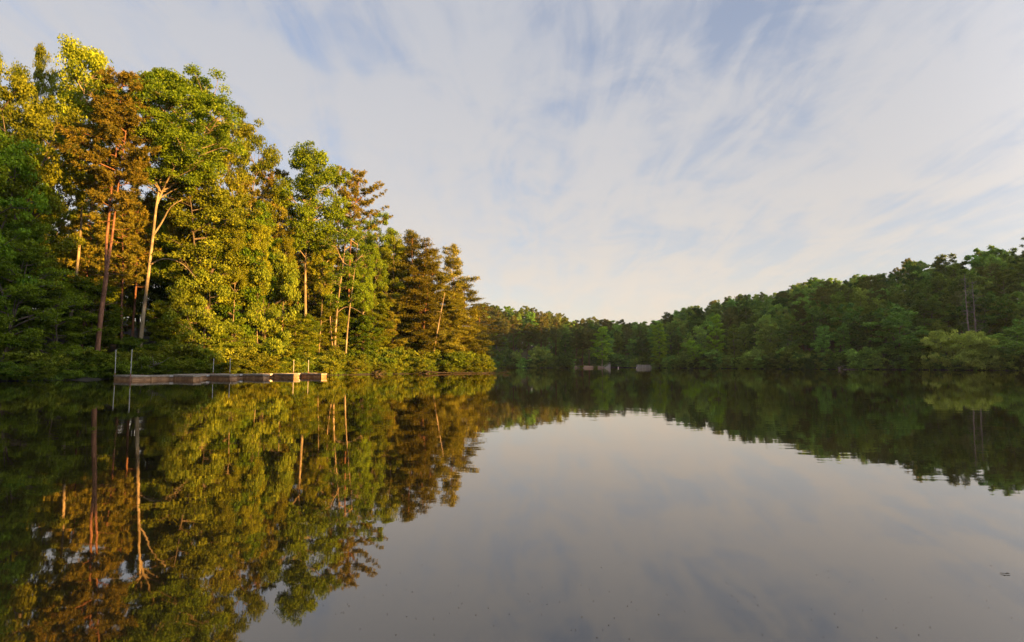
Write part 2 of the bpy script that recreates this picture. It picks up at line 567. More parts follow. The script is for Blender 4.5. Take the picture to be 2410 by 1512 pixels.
def pine(rng, stems, z0, z1, R, nl=34, sub=4, tuft=18, l=.42, w=.075, prof='pine', dead=6, kt=6, dens=1.0, rise=.25, bend=.0):
    """long-needled pine: whorled limbs high on bare stems, needle tufts at the twig ends, dead stubs below"""
    T, L = Tubes(), Leaves()
    Cs, Ds = [], []
    for pts, r0, r1 in stems:
        T.add(pts, r0 + (r1 - r0) * np.linspace(0, 1, len(pts)) ** .85, kt + 2)
    segs, allp, allr = dense(stems)
    px_, py_ = PROF[prof]
    ph = rng.uniform(0, TAU)
    for i in range(nl):
        f = (i + rng.uniform(0, 1)) / nl
        z = z0 + (z1 - z0) * f * .97
        ln = R * np.interp(f, px_, py_) * rng.uniform(.55, 1.15)
        az = i * 2.39996 + rng.normal(0, .4)
        ln *= 1 + .25 * math.sin(az + ph + z * .3)
        b = pick(rng, segs, z)
        rs = rise * rng.uniform(.2, 1.6)
        tip = b + np.array([math.cos(az) * ln, math.sin(az) * ln, ln * rs + bend * ln])
        mid = (b + tip) / 2 + np.array([0, 0, -.06 * ln]) + rng.normal(0, .05 * ln, 3)
        path = spline([b, mid, tip], 6)
        T.add(path, np.linspace(.025 + ln * .014, .012, 6), 5)
        k = max(2, int(ln * sub * .75 * dens))
        for s_ in range(k):
            q = 0.3 + .7 * (s_ + rng.random()) / k
            pb = path[min(5, int(q * 5.5))] + rng.normal(0, .05, 3)
            a2 = az + rng.normal(0, .9)
            l2 = rng.uniform(.3, .9) * (1.25 - q) + .25
            t2 = pb + np.array([math.cos(a2) * l2, math.sin(a2) * l2, rng.uniform(-.05, .45) * l2])
            T.add(np.array([pb, t2]), np.array([.016, .008]), 3)
            for e in range(3):
                c = pb + (t2 - pb) * (0.55 + .45 * e / 2) + rng.normal(0, .16, 3)
                Cs.append(c); Ds.append(unit(t2 - pb) + np.array([0, 0, .45]))
        Cs.append(tip); Ds.append(unit(tip - b) + np.array([0, 0, .5]))
    for d_ in range(dead):
        z = z0 * rng.uniform(.35, 1.0)
        b = allp[int(np.argmin(np.abs(allp[:, 2] - z)))]
        az = rng.uniform(0, TAU); ln = rng.uniform(.6, 2.6)
        tip = b + np.array([math.cos(az) * ln, math.sin(az) * ln, rng.uniform(-.35, .25) * ln])
        T.add(spline([b, (b + tip) / 2 + rng.normal(0, .12, 3), tip], 5), np.linspace(.04, .01, 5), 4)
    C_ = np.array(Cs); D_ = unit(np.array(Ds))
    k = len(C_) * tuft
    d = unit(np.repeat(D_, tuft, 0) * .75 + rnd_dir(rng, k))
    ll = l * rng.uniform(.7, 1.2, k)
    tone = np.repeat(rng.normal(.45, .15, len(C_)), tuft) + rng.normal(0, .12, k)
    L.add(np.repeat(C_, tuft, 0) + d * ll[:, None] * .5, d, rnd_dir(rng, k), ll, w * rng.uniform(.7, 1.3, k), tone)
    return T, L


def fir(rng, stems, z0, z1, R, nl=60, per=9, l=.36, w=.13, prof='cone', kt=6, sag=.22, dead=10, dens=1.0):
    """short-needled conifer: many level limbs carrying flat layered sprays"""
    T, L = Tubes(), Leaves()
    Cs, As = [], []
    for pts, r0, r1 in stems:
        T.add(pts, r0 + (r1 - r0) * np.linspace(0, 1, len(pts)) ** .85, kt + 2)
    segs, allp, allr = dense(stems)
    px_, py_ = PROF[prof]
    ph = rng.uniform(0, TAU)
    for i in range(nl):
        f = (i + rng.uniform(0, 1)) / nl
        z = z0 + (z1 - z0) * f * .985
        ln = R * np.interp(f, px_, py_) * rng.uniform(.4, 1.2)
        az = i * 2.39996 + rng.normal(0, .4)
        g_ = math.sin(az * 2 + ph + z * .55) + .7 * math.sin(az * 3 - z * .9 + ph * 2)
        ln *= 1 + .26 * g_
        if g_ < -1.05 and f < .9:
            continue
        b = pick(rng, segs, z)
        s_ = sag * (1 - f) * rng.uniform(-.6, 1.8) - .4 * f * rng.uniform(.3, 1.4)
        tip = b + np.array([math.cos(az) * ln, math.sin(az) * ln, -s_ * ln])
        mid = (b + tip) / 2 + np.array([0, 0, .07 * ln]) + rng.normal(0, .03 * ln, 3)
        path = spline([b, mid, tip], 6)
        T.add(path, np.linspace(.02 + ln * .012, .008, 6), 4)
        k = max(3, int(ln * 5 * dens))
        q = .25 + .75 * (np.arange(k) + rng.random(k)) / k
        pb = np.stack([np.interp(q * 5, np.arange(6), path[:, a]) for a in range(3)], 1)
        side = rng.choice([-1, 1], k)
        a2 = az + side * rng.uniform(.5, 1.2, k)
        l2 = (.25 + .28 * ln * (1.15 - q)) * rng.uniform(.6, 1.2, k)
        dr = np.stack([np.cos(a2), np.sin(a2), rng.uniform(-.25, .12, k)], 1)
        for e in range(3):
            Cs.append(pb + dr * (l2 * (.3 + .35 * e))[:, None]); As.append(dr)
        Cs.append(tip[None]); As.append(unit(tip - b)[None])
    for d_ in range(dead):
        z = z0 + rng.uniform(-.5, .1) * z0
        b = allp[int(np.argmin(np.abs(allp[:, 2] - z)))]
        az = rng.uniform(0, TAU); ln = rng.uniform(.5, 2.0)
        tip = b + np.array([math.cos(az) * ln, math.sin(az) * ln, rng.uniform(-.3, .3) * ln])
        T.add(spline([b, (b + tip) / 2 + rng.normal(0, .1, 3), tip], 4), np.linspace(.03, .008, 4), 4)
    C_ = np.concatenate(Cs); A_ = np.concatenate(As)
    k = len(C_) * per
    off = rng.normal(0, 1, (k, 3)) * np.array([.26, .26, .17])
    tone = np.repeat(rng.normal(.45, .14, len(C_)), per) + rng.normal(0, .13, k)
    nr = np.array([0, 0, 1.0]) + rnd_dir(rng, k) * 1.0
    L.add(np.repeat(C_, per, 0) + off, np.repeat(A_, per, 0) * .8 + rnd_dir(rng, k) * .8, nr, l * rng.uniform(.7, 1.3, k), w * rng.uniform(.7, 1.3, k), tone)
    return T, L


class Proto:
    def __init__(self, TL, leaf, bark, H, R, name):
        T, L = TL
        self.trunk = T.mesh(name + '_trunk', M[bark])
        self.crown = L.mesh(name + '_crown', M[leaf])
        co = np.empty(len(self.crown.vertices) * 3, np.float32)
        self.crown.vertices.foreach_get('co', co)
        co = co.reshape(-1, 3)
        self.H = float(np.percentile(co[:, 2], 99.8))      # true height and spread of this tree
        self.R = float(np.percentile(np.hypot(co[:, 0], co[:, 1]), 96))


def tag(o, label=None, cat=None, group=None, kind=None):
    if label: o['label'] = label
    if cat: o['category'] = cat
    if group: o['group'] = group
    if kind: o['kind'] = kind
    return o


def empty(name, loc, rz=0.0):
    o = bpy.data.objects.new(name, None)
    o.empty_display_size = 0.3
    COL.objects.link(o)
    o.location = loc
    o.rotation_euler = (0, 0, rz)
    return o


def link(name, me, parent=None):
    o = bpy.data.objects.new(name, me)
    COL.objects.link(o)
    if parent is not None:
        o.parent = parent
    return o


def plant(proto, name, x, y, rz, sxy, sz, label, group=None, cat='tree', parts=('trunk', 'crown'), dz=-0.15):
    root = empty(name, (x, y, gz(x, y) + dz), rz)
    root.scale = (sxy, sxy, sz)
    link(parts[0], proto.trunk, root)
    link(parts[1], proto.crown, root)
    tag(root, label, cat, group)
    return root


def one(h, r, amp, rng, n=12, lean=(0, 0), tip=.02):
    return [(wander(rng, h, amp, n, lean), r, tip)]


def forked(h, r, rng, fz, spread, n=2, amp=.3):
    base = wander(rng, h * fz, amp, 7)
    st = [(base, r, r * .8)]
    a0 = rng.uniform(0, TAU)
    for i in range(n):
        a = a0 + i * TAU / n + rng.normal(0, .3)
        w_ = wander(rng, h * (1 - fz) * rng.uniform(.85, 1.0), amp, 9)
        w_[:, 0] += math.cos(a) * spread * (np.linspace(0, 1, 9) ** .8)
        w_[:, 1] += math.sin(a) * spread * (np.linspace(0, 1, 9) ** .8)
        st.append((w_ + base[-1], r * .66, .03))
    return st


def R_(s):
    return np.random.default_rng(s)


# ------------------------------------------------------------------ tree library (near bank)
LIB = {}
for i in range(3):
    r = R_(10 + i)
    LIB['oak%d' % i] = Proto(broadleaf(r, forked(22, .30, r, .45, 2.2, 2 + i % 2), 8.5, 26, 5.2, 'oval', 32, 5, 110, l=.26, w=.19), 'oak', 'bark_oak', 27, 5.6, 'oak')
for i in range(3):
    r = R_(20 + i)
    LIB['poplar%d' % i] = Proto(broadleaf(r, one(26, .27, .35, r), 15, 27.5, 3.6, 'tall', 44, 5, 95, l=.25, w=.18, pr=1.0, rise=.8, thin=.1, flat=.7), 'poplar', 'bark_pale', 28, 4.0, 'poplar')
for i in range(3):
    r = R_(30 + i)
    LIB['pine%d' % i] = Proto(pine(r, one(26.5, .26, .45, r), 13.5, 26.8, 3.8, 40, 5, 20), 'pine', 'bark_pine', 27.4, 4.2, 'pine')
for i in range(3):
    r = R_(40 + i)
    LIB['fir%d' % i] = Proto(fir(r, one(22, .2, .35, r) if i != 1 else forked(22.5, .2, r, .3, .9, 2), 3.0, 22, 3.7, 105, 9, prof='fir', l=.32, w=.11), 'fir', 'bark_pine', 22.2, 3.9, 'fir')
for i in range(3):
    r = R_(50 + i)
    LIB['under%d' % i] = Proto(broadleaf(r, forked(8.5, .12, r, .25, 2.0, 3), 1.6, 10, 4.0, 'bush', 26, 5, 90, l=.25, w=.18, pr=1.0, flat=.5, spread=.8, up=.8, rise=.35, droop=.25), 'under', 'bark_oak', 10.3, 4.4, 'understory')
for i in range(3):
    r = R_(60 + i)
    LIB['maple%d' % i] = Proto(broadleaf(r, forked(14, .2, r, .35, 2.0, 2), 3.5, 17, 4.6, 'oval', 34, 5, 100, l=.26, w=.19, pr=1.05, flat=.42, up=.9, rise=.45), 'maple', 'bark_oak', 17.5, 5.0, 'maple')
for i in range(3):
    r = R_(70 + i)
    LIB['shrub%d' % i] = Proto(broadleaf(r, forked(2.0, .04, r, .15, 1.3, 4, .1), 0.3, 2.7, 1.7, 'bush', 22, 4, 44, l=.2, w=.14, pr=.55, flat=.55, up=.8, rise=.3, kt=4), 'under', 'bark_oak', 3.0, 2.0, 'shrub')
# ------------------------------------------------------------------ tree library (far shores)
for i in range(4):
    r = R_(110 + i)
    LIB['fbroad%d' % i] = Proto(broadleaf(r, forked(18, .3, r, .4, 2.0, 2), 5, 22, 4.9, 'oval', 26, 4, 46, l=.55, w=.42, pr=1.3, kt=4, flat=.62, spread=.55), 'far', 'bark_oak', 23, 5.2, 'hill_broadleaf')
for i in range(3):
    r = R_(120 + i)
    LIB['fpop%d' % i] = Proto(broadleaf(r, one(22, .26, .3, r), 4.5, 23.5, 3.2, 'tall', 28, 4, 36, l=.56, w=.42, pr=1.05, kt=4, rise=.8, flat=.7, spread=.6), 'far', 'bark_pale', 24.3, 3.5, 'hill_poplar')
for i in range(3):
    r = R_(130 + i)
    LIB['fpine%d' % i] = Proto(pine(r, one(23, .24, .4, r), 11.5, 23.3, 3.6, 32, 3, 12, l=.75, w=.16, kt=4), 'farpine', 'bark_pine', 24, 3.9, 'hill_pine')
for i in range(3):
    r = R_(140 + i)
    LIB['fbush%d' % i] = Proto(broadleaf(r, forked(5, .1, r, .2, 2.0, 3), .3, 7.2, 3.6, 'bush', 24, 4, 36, l=.48, w=.36, pr=1.0, flat=.6, up=.7, rise=.3, kt=4, spread=.6), 'far', 'bark_oak', 7.6, 4.0, 'hill_bush')
r = R_(150)
LIB['bright0'] = Proto(broadleaf(r, one(21, .3, .3, r), 4.2, 22.5, 4.0, 'tall', 30, 5, 44, l=.55, w=.42, pr=1.15, kt=5, rise=.5, thin=.15), 'bright', 'bark_pale', 23, 4.3, 'bright_tree')
r = R_(151)
LIB['bright1'] = Proto(broadleaf(r, one(22, .26, .3, r), 1.2, 23.5, 3.6, 'tall', 34, 5, 40, l=.55, w=.42, pr=1.1, kt=4, rise=.6), 'bright', 'bark_pale', 24, 3.9, 'bright_column')
r = R_(152)
LIB['willow0'] = Proto(broadleaf(r, forked(5.5, .14, r, .2, 2.6, 4), .8, 8, 4.4, 'bush', 34, 5, 52, l=.42, w=.22, pr=1.0, flat=.5, up=.8, rise=.45, droop=.5, kt=4), 'willow', 'bark_oak', 8.5, 4.8, 'willow')

# ------------------------------------------------------------------ ground sheet
def axis(lo, hi, core0, core1, step, grow=1.16):
    a = list(np.arange(core0, core1 + .01, step))
    s = step
    x = core1
    while x < hi:
        s *= grow; x += s; a.append(x)
    s = step; x = core0
    while x > lo:
        s *= grow; x -= s; a.insert(0, x)
    return np.array(a)


ax_ = axis(-2500, 2500, -80, 165, 1.5)
ay_ = axis(-2500, 3000, -14, 310, 1.5)
GX, GY = np.meshgrid(ax_, ay_)
GZ = ground_z(GX.ravel(), GY.ravel())
V = np.stack([GX.ravel(), GY.ravel(), GZ], 1)
nx, ny = len(ax_), len(ay_)
i = np.arange(ny - 1)[:, None] * nx + np.arange(nx - 1)[None]
Q = np.stack([i, i + 1, i + nx + 1, i + nx], -1).reshape(-1, 4)
m, t, o = new_mat('ground_litter')
geo = nd(t, 'ShaderNodeNewGeometry')
n1 = nd(t, 'ShaderNodeTexNoise', i_Scale=0.35, i_Detail=6.0, i_Roughness=0.6)
n2 = nd(t, 'ShaderNodeTexNoise', i_Scale=5.0, i_Detail=5.0, i_Roughness=0.7)
t.links.new(geo.outputs['Position'], n1.inputs['Vector'])
t.links.new(geo.outputs['Position'], n2.inputs['Vector'])
c = ramp(t, n2.outputs[0], [(0.3, (0.03, 0.022, 0.012)), (0.55, (0.09, 0.06, 0.03)), (0.75, (0.14, 0.10, 0.05))])
c = mixc(t, ramp(t, n1.outputs[0], [(0.42, (0, 0, 0)), (0.6, (1, 1, 1))]), c, (0.05, 0.07, 0.015))
gsep = nd(t, 'ShaderNodeSeparateXYZ')
t.links.new(geo.outputs['Position'], gsep.inputs[0])
wet = ramp(t, gsep.outputs[2], [(0.20, (1, 1, 1)), (0.55, (0, 0, 0))])
c = mixc(t, wet, c, (0.022, 0.018, 0.011))
at = nd(t, 'ShaderNodeAttribute', attribute_name='clay')
clay = ramp(t, n2.outputs[0], [(0.3, (0.22, 0.115, 0.075)), (0.7, (0.42, 0.25, 0.17))])
c = mixc(t, math_n(t, 'MULTIPLY', at.outputs['Fac'], math_n(t, 'ADD', n1.outputs[0], 0.45), clamp=True), c, clay)
b = nd(t, 'ShaderNodeBsdfPrincipled')
b.inputs['Roughness'].default_value = 0.95
t.links.new(c, b.inputs['Base Color'])
bu = nd(t, 'ShaderNodeBump', i_Strength=0.7, i_Distance=0.1)
t.links.new(n2.outputs[0], bu.inputs['Height'])
t.links.new(bu.outputs[0], b.inputs['Normal'])
t.links.new(b.outputs[0], o.inputs[0])
me = mesh_from('ground', V, [(4, Q)], m, smooth=True)
ca = me.attributes.new('clay', 'FLOAT', 'POINT')
ca.data.foreach_set('value', (np.exp(-(((GX.ravel() - 37) / 9) ** 2 + ((GY.ravel() - 275) / 7) ** 2))).astype(np.float32))
tag(link('ground', me), 'wooded lake shore and hills of leaf litter and soil', kind='structure')

# ------------------------------------------------------------------ water
m, t, o = new_mat('lake_water')
geo = nd(t, 'ShaderNodeNewGeometry')
mp = nd(t, 'ShaderNodeMapping')
mp.inputs['Scale'].default_value = (0.55, 1.3, 1)
mp.inputs['Rotation'].default_value = (0, 0, math.radians(8))
t.links.new(geo.outputs['Position'], mp.inputs[0])
n1 = nd(t, 'ShaderNodeTexNoise', i_Scale=1.1, i_Detail=3.0, i_Roughness=0.5)
t.links.new(mp.outputs[0], n1.inputs['Vector'])
n2 = nd(t, 'ShaderNodeTexNoise', i_Scale=0.06, i_Detail=3.0)
t.links.new(mp.outputs[0], n2.inputs['Vector'])
amp = ramp(t, n2.outputs[0], [(0.35, (0.25, 0.25, 0.25)), (0.65, (1, 1, 1))])
bu = nd(t, 'ShaderNodeBump', i_Strength=1.0, i_Distance=0.0034)
t.links.new(math_n(t, 'MULTIPLY', n1.outputs[0], amp), bu.inputs['Height'])
df = nd(t, 'ShaderNodeBsdfDiffuse')
df.inputs[0].default_value = (0.016, 0.012, 0.005, 1)
gl = nd(t, 'ShaderNodeBsdfGlossy')
gl.inputs['Roughness'].default_value = 0.02
gl.inputs[0].default_value = (1.0, 0.94, 0.875, 1)
fr = nd(t, 'ShaderNodeFresnel', i_IOR=1.33)
t.links.new(bu.outputs[0], gl.inputs['Normal'])
mx = nd(t, 'ShaderNodeMixShader')
t.links.new(math_n(t, 'POWER', fr.outputs[0], 0.60), mx.inputs[0])
t.links.new(df.outputs[0], mx.inputs[1])
t.links.new(gl.outputs[0], mx.inputs[2])
t.links.new(mx.outputs[0], o.inputs[0])
me = mesh_from('water', [(-90, -8, 0), (175, -20, 0), (175, 310, 0), (-90, 310, 0)], [(4, np.array([[0, 1, 2, 3]]))], m)
tag(link('water', me), 'still brown-green lake water mirroring sky and trees', kind='structure')


# ------------------------------------------------------------------ left bank: trees that can be told apart
rng = R_(7)


def hero(lib, name, px, py, off, wpx, label, cat='tree', D=None, rz=None, group=None):
    D = D or shore_D(px, off)
    tp = P(px, py, D)
    z0 = gz(tp.x, D) - .15
    pr = LIB[lib]
    H = tp.z - z0
    return plant(pr, name, tp.x, D, rng.uniform(0, TAU) if rz is None else rz, wpx * D / F / (2 * pr.R), H / pr.H, label, group, cat)


def rel(path, D, root, wob=0.0, seed=0):
    r = R_(seed)
    pts = np.array([P(x, y, D) for x, y in path]) - np.array(root)
    pts[1:, 1] += r.normal(0, wob, len(pts) - 1)
    return pts


def custom(name, TL, leaf, bark, root, label, cat='tree'):
    T, L = TL
    e = empty(name, root)
    link('trunk', T.mesh(name + '_trunk', M[bark]), e)
    if L is not None:
        link('crown', L.mesh(name + '_crown', M[leaf]), e)
    return tag(e, label, cat)


# pale leaning tree with forked trunk
D = shore_D(330, 6)
b0 = P(326, 880, D); root = (b0.x, D, gz(b0.x, D) - .2)
zt = P(398, 160, D).z - root[2]
main = spline(np.vstack([[0, 0, 0], rel([(330, 805), (343, 690), (352, 610), (361, 545), (370, 480), (382, 400), (390, 340), (394, 270), (402, 205)], D, root, .15, 1)]), 26)
lim = spline(rel([(370, 480), (389, 430), (404, 408), (434, 377), (459, 355), (476, 321), (490, 280)], D, root, .25, 2), 12)
stub = spline(rel([(361, 554), (383, 511), (405, 487), (428, 470)], D, root, .25, 3), 8)
lowl = spline(rel([(357, 622), (368, 612), (386, 607), (419, 613), (440, 630), (463, 655)], D, root, .15, 4), 10)
r = R_(211)
TL = broadleaf(r, [(main, .31, .05), (lim, .15, .05)], P(0, 425, D).z - root[2], zt, 6.0, 'oval', 84, 5, 120, l=.26, w=.19, pr=1.05, rise=.75, flat=.65, cx=5.5, cy=0)
TL[0].add(stub, np.linspace(.13, .05, 8), 7)
TL[0].add(lowl, np.linspace(.12, .03, 10), 7)
custom('poplar_tree', TL, 'maple', 'bark_pale', root, 'tall pale-barked tree behind the dock head, its trunk forking under a broad yellow-green crown')

# twin-stemmed pine left of it
D = shore_D(235, 3.0)
b0 = P(228, 880, D); root = (b0.x, D, gz(b0.x, D) - .2)
zt = P(290, 155, D).z - root[2]
pm = spline(np.vstack([[0, 0, 0], rel([(228, 834), (240, 727), (250, 666), (251, 642)], D, root, .08, 5)]), 12)
pl = spline(np.vstack([pm[-1:], rel([(248, 605), (252, 530), (259, 484), (262, 455), (272, 383), (275, 312), (281, 256), (288, 180)], D, root, .1, 6)]), 18)
pr_ = spline(np.vstack([pm[-1:], rel([(257, 605), (266, 545), (271, 484), (278, 447), (289, 369), (295, 335), (300, 290)], D, root, .15, 7)]), 16)
r = R_(202)
TL = pine(r, [(pm, .30, .24), (pl, .19, .04), (pr_, .17, .04)], P(0, 500, D).z - root[2], zt, 4.3, 74, 6, 22, dead=16)
custom('pine_tree', TL, 'pine', 'bark_pine', root, 'reddish twin-stemmed pine with rust-coloured needles left of the pale forked tree')

# big trees of the skyline, left to right
hero('oak2', 'oak_tree', 18, 128, 16, 130, 'sparse dark brown-green crown highest at the left picture edge', 'tree')
hero('oak0', 'oak_tree', 104, 108, 18, 100, 'dark two-lobed treetop standing up behind the golden crowns near the left picture edge', 'tree')
hero('poplar2', 'poplar_tree', 200, 98, 8, 165, 'tallest airy yellow-green tree, left of the twin-stemmed pine')
hero('oak1', 'oak_tree', 95, 190, 6, 210, 'broad golden-green rounded crown under the dark two-lobed treetop')
hero('maple0', 'maple_tree', -15, 300, 2.5, 240, 'shaded blue-green leafy tree filling the left picture edge above the bank')
hero('maple2', 'maple_tree', 30, 510, 1.5, 200, 'shaded lower leafy tree at the left picture edge with pale green sprays')
hero('oak0', 'oak_tree', 575, 258, 9, 150, 'olive rounded treetop stepping down on the right side of the broad yellow-green crown')
hero('oak2', 'oak_tree', 505, 228, 7, 180, 'tall yellow-green tree between the pale forked tree and the olive treetop')
hero('pine1', 'pine_tree', 628, 372, 11, 110, 'rust-brown pine in the dip of the skyline left of the straight gold trunk')
hero('pine0', 'pine_tree', 655, 455, 9, 110, 'shorter rust-brown pine with layered boughs directly left of the straight gold trunk')
hero('poplar0', 'poplar_tree', 730, 354, 6, 145, 'straight tree with bright gold trunk and lone light green top above the dock end')
hero('pine2', 'pine_tree', 795, 394, 14, 70, 'dark-trunked pine behind the straight gold trunk, its dark tip beside the light green top')
hero('oak1', 'oak_tree', 505, 405, 5, 210, 'bright yellow-lit leafy tree with spreading layered sprays behind the middle of the dock')
hero('maple2', 'maple_tree', 590, 470, 5, 170, 'golden-lit leafy tree between the rust pine and the dock middle')
hero('under1', 'maple_tree', 470, 640, 3.0, 150, 'low spreading tree with clear green shaded leaves right of the pale curved limb')
hero('under0', 'maple_tree', 640, 590, 3, 150, 'bright yellow-green low tree hanging to the bank behind the far pair of dock poles')
hero('maple0', 'maple_tree', 690, 742, 3.0, 110, 'leafy low tree at the foot of the straight gold trunk')
hero('pine0', 'pine_tree', 432, 330, 9, 120, 'pine whose dark straight trunk stands right of the pale curved limb')
hero('pine2', 'pine_tree', 545, 400, 8, 110, 'slim pine with a gold-lit trunk behind the middle dock poles')
hero('pine1', 'pine_tree', 606, 440, 8, 100, 'slim reddish pine trunk left of the bright yellow-green low tree')
for lib, px, py, off, w, lab in (
        ('poplar1', 556, 500, 3.0, 70, 'slim front-row tree with a thin bare trunk behind the second finger of the dock'),
        ('poplar2', 618, 530, 3.0, 64, 'slim front-row tree with a thin lit trunk behind the fourth finger of the dock'),
        ('poplar0', 668, 560, 2.5, 60, 'short slim tree with a thin lit trunk left of the straight gold trunk'),
        ('poplar1', 758, 540, 4.5, 64, 'slim tree with a thin trunk between the straight gold trunk and the many-stemmed tree'),
        ('poplar2', 862, 600, 3.0, 60, 'slim lit tree right of the many-stemmed tree with forked stems')):
    hero(lib, 'slim_tree', px, py, off, w, lab)
hero('oak0', 'oak_tree', 880, 500, 8, 110, 'brown-gold oak behind the multi-stemmed bare-limbed tree')
hero('oak2', 'oak_tree', 925, 545, 7, 95, 'amber rounded crown left of the first dark conifer on the point')

# pine with side-swept dark top
D = shore_D(825, 9)
b0 = P(818, 880, D); root = (b0.x, D, gz(b0.x, D) - .2)
st = spline(np.vstack([[0, 0, 0], rel([(820, 700), (826, 560), (838, 470), (848, 410)], D, root, .1, 8)]), 18)
r = R_(203)
T, L = pine(r, [(st, .26, .04)], P(0, 540, D).z - root[2], P(0, 400, D).z - root[2], 3.8, 36, 6, 18, l=.42)
for tipx, tipy, sy in ((905, 452, 500), (912, 488, 530), (918, 512, 560), (890, 430, 480)):
    a = np.array(P(834, sy, D)) - np.array(root); e = np.array(P(tipx, tipy, D)) - np.array(root)
    pth = spline([a, (a + e) / 2 + np.array([0, .3, .3]), e], 8)
    T.add(pth, np.linspace(.08, .02, 8), 5)
    for q in range(26):
        c0 = pth[int(r.uniform(3, 8))] + r.normal(0, .3, 3) * np.array([1, 1, .5])
        d = unit(rnd_dir(r, 20) + np.array([.4, 0, .5]))
        L.add(c0 + d * .2, d, rnd_dir(r, 20), .42, .08, r.normal(.4, .15, 20))
custom('pine_tree', (T, L), 'pine', 'bark_pine', root, 'dark-topped pine whose longest boughs sweep out to the right over the lake')

# many-stemmed bare-limbed tree
D = shore_D(790, 4)
b0 = P(787, 880, D); root = (b0.x, D, gz(b0.x, D) - .2)
s1 = spline(np.vstack([[0, 0, 0], rel([(788, 800), (793, 735), (798, 690), (806, 640), (812, 580), (816, 520)], D, root, .15, 9)]), 16)
s2 = spline(rel([(786, 850), (781, 790), (776, 740), (780, 690), (786, 620), (790, 560)], D, root, .25, 10), 14)
s3 = spline(rel([(795, 735), (812, 720), (830, 724), (846, 735), (860, 742)], D, root, .2, 11), 10)
s4 = spline(rel([(812, 860), (818, 770), (826, 690), (836, 620), (842, 560)], D, root, .3, 12), 14)
s5 = spline(rel([(790, 745), (774, 752), (760, 760)], D, root, .2, 13), 6)
r = R_(204)
TL = broadleaf(r, [(s1, .25, .04), (s2, .13, .03), (s4, .17, .03)], P(0, 720, D).z - root[2], P(0, 505, D).z - root[2], 4.6, 'vase', 34, 5, 66, l=.26, w=.19, pr=.95, rise=.8, thin=.35, cx=1.2)
TL[0].add(s3, np.linspace(.09, .02, 10), 6); TL[0].add(s5, np.linspace(.08, .02, 6), 6)
custom('oak_tree', TL, 'oak', 'bark_pale', root, 'thinly leaved tree with many forked orange-lit stems standing right of the dock end')

# conifers of the point
for lib, px, py, off, w, lab in (
        ('fir0', 952, 545, 7, 130, 'first amber-brown conifer of the point, right of the amber rounded crown'),
        ('fir1', 988, 558, 4, 125, 'conifer with a ragged tip just left of the leaning bare trunk'),
        ('fir2', 1026, 592, 5, 110, 'slender conifer behind the leaning bare trunk'),
        ('fir1', 1000, 650, 2.5, 100, 'short rust-brown conifer at the foot of the leaning bare trunk'),
        ('fir0', 1072, 576, 5, 112, 'tall conifer at the tip of the point with a dark irregular top'),
        ('fir2', 1062, 690, 3, 110, 'short conifer in front of the tall one at the tip of the point'),
        ('fir2', 1098, 668, 4, 120, 'lower broad conifer leaning out over the water at the tip of the point'),
        ('fir0', 1126, 722, 5, 110, 'outermost low conifer of the point, brown boughs drooping toward the far shore')):
    hero(lib, 'conifer_tree', px, py, off, w, lab)
hero('under2', 'maple_tree', 1140, 775, 3.0, 54, 'small lit yellow-green tree under the outermost conifer of the point')
# leaning bare trunk
D = shore_D(1017, 1.0)
b0 = P(1014, 868, D); root = (b0.x, D, gz(b0.x, D) - .2)
st = spline(np.vstack([[0, 0, 0], rel([(1022, 820), (1032, 765), (1040, 725), (1047, 690)], D, root, .1, 14)]), 14)
T = Tubes(); T.add(st, np.linspace(.19, .06, 14), 8)
for k in range(9):
    b = st[4 + k]; ln = rng.uniform(.4, 1.5); a = rng.uniform(0, TAU)
    tip = b + np.array([math.cos(a) * ln, math.sin(a) * ln, rng.uniform(-.2, .4) * ln])
    T.add(spline([b, (b + tip) / 2 + rng.normal(0, .06, 3), tip], 4), np.linspace(.035, .008, 4), 4)
custom('dead_tree', (T, None), None, 'bark_pale', root, 'pale bare trunk leaning right at the waterline of the point', 'dead tree')

# ------------------------------------------------------------------ left bank: the forest behind and between
SKY_L = ([-300, 0, 60, 135, 200, 250, 300, 350, 450, 520, 600, 640, 700, 760, 850, 905, 940, 1000, 1080, 1115, 1140, 1170],
         [150, 140, 150, 150, 130, 160, 170, 175, 190, 240, 290, 400, 385, 390, 420, 510, 555, 590, 600, 690, 730, 800])
placed = []


def free(x, y, dmin):
    for a, b in placed:
        if (a - x) ** 2 + (b - y) ** 2 < dmin * dmin:
            return False
    placed.append((x, y))
    return True


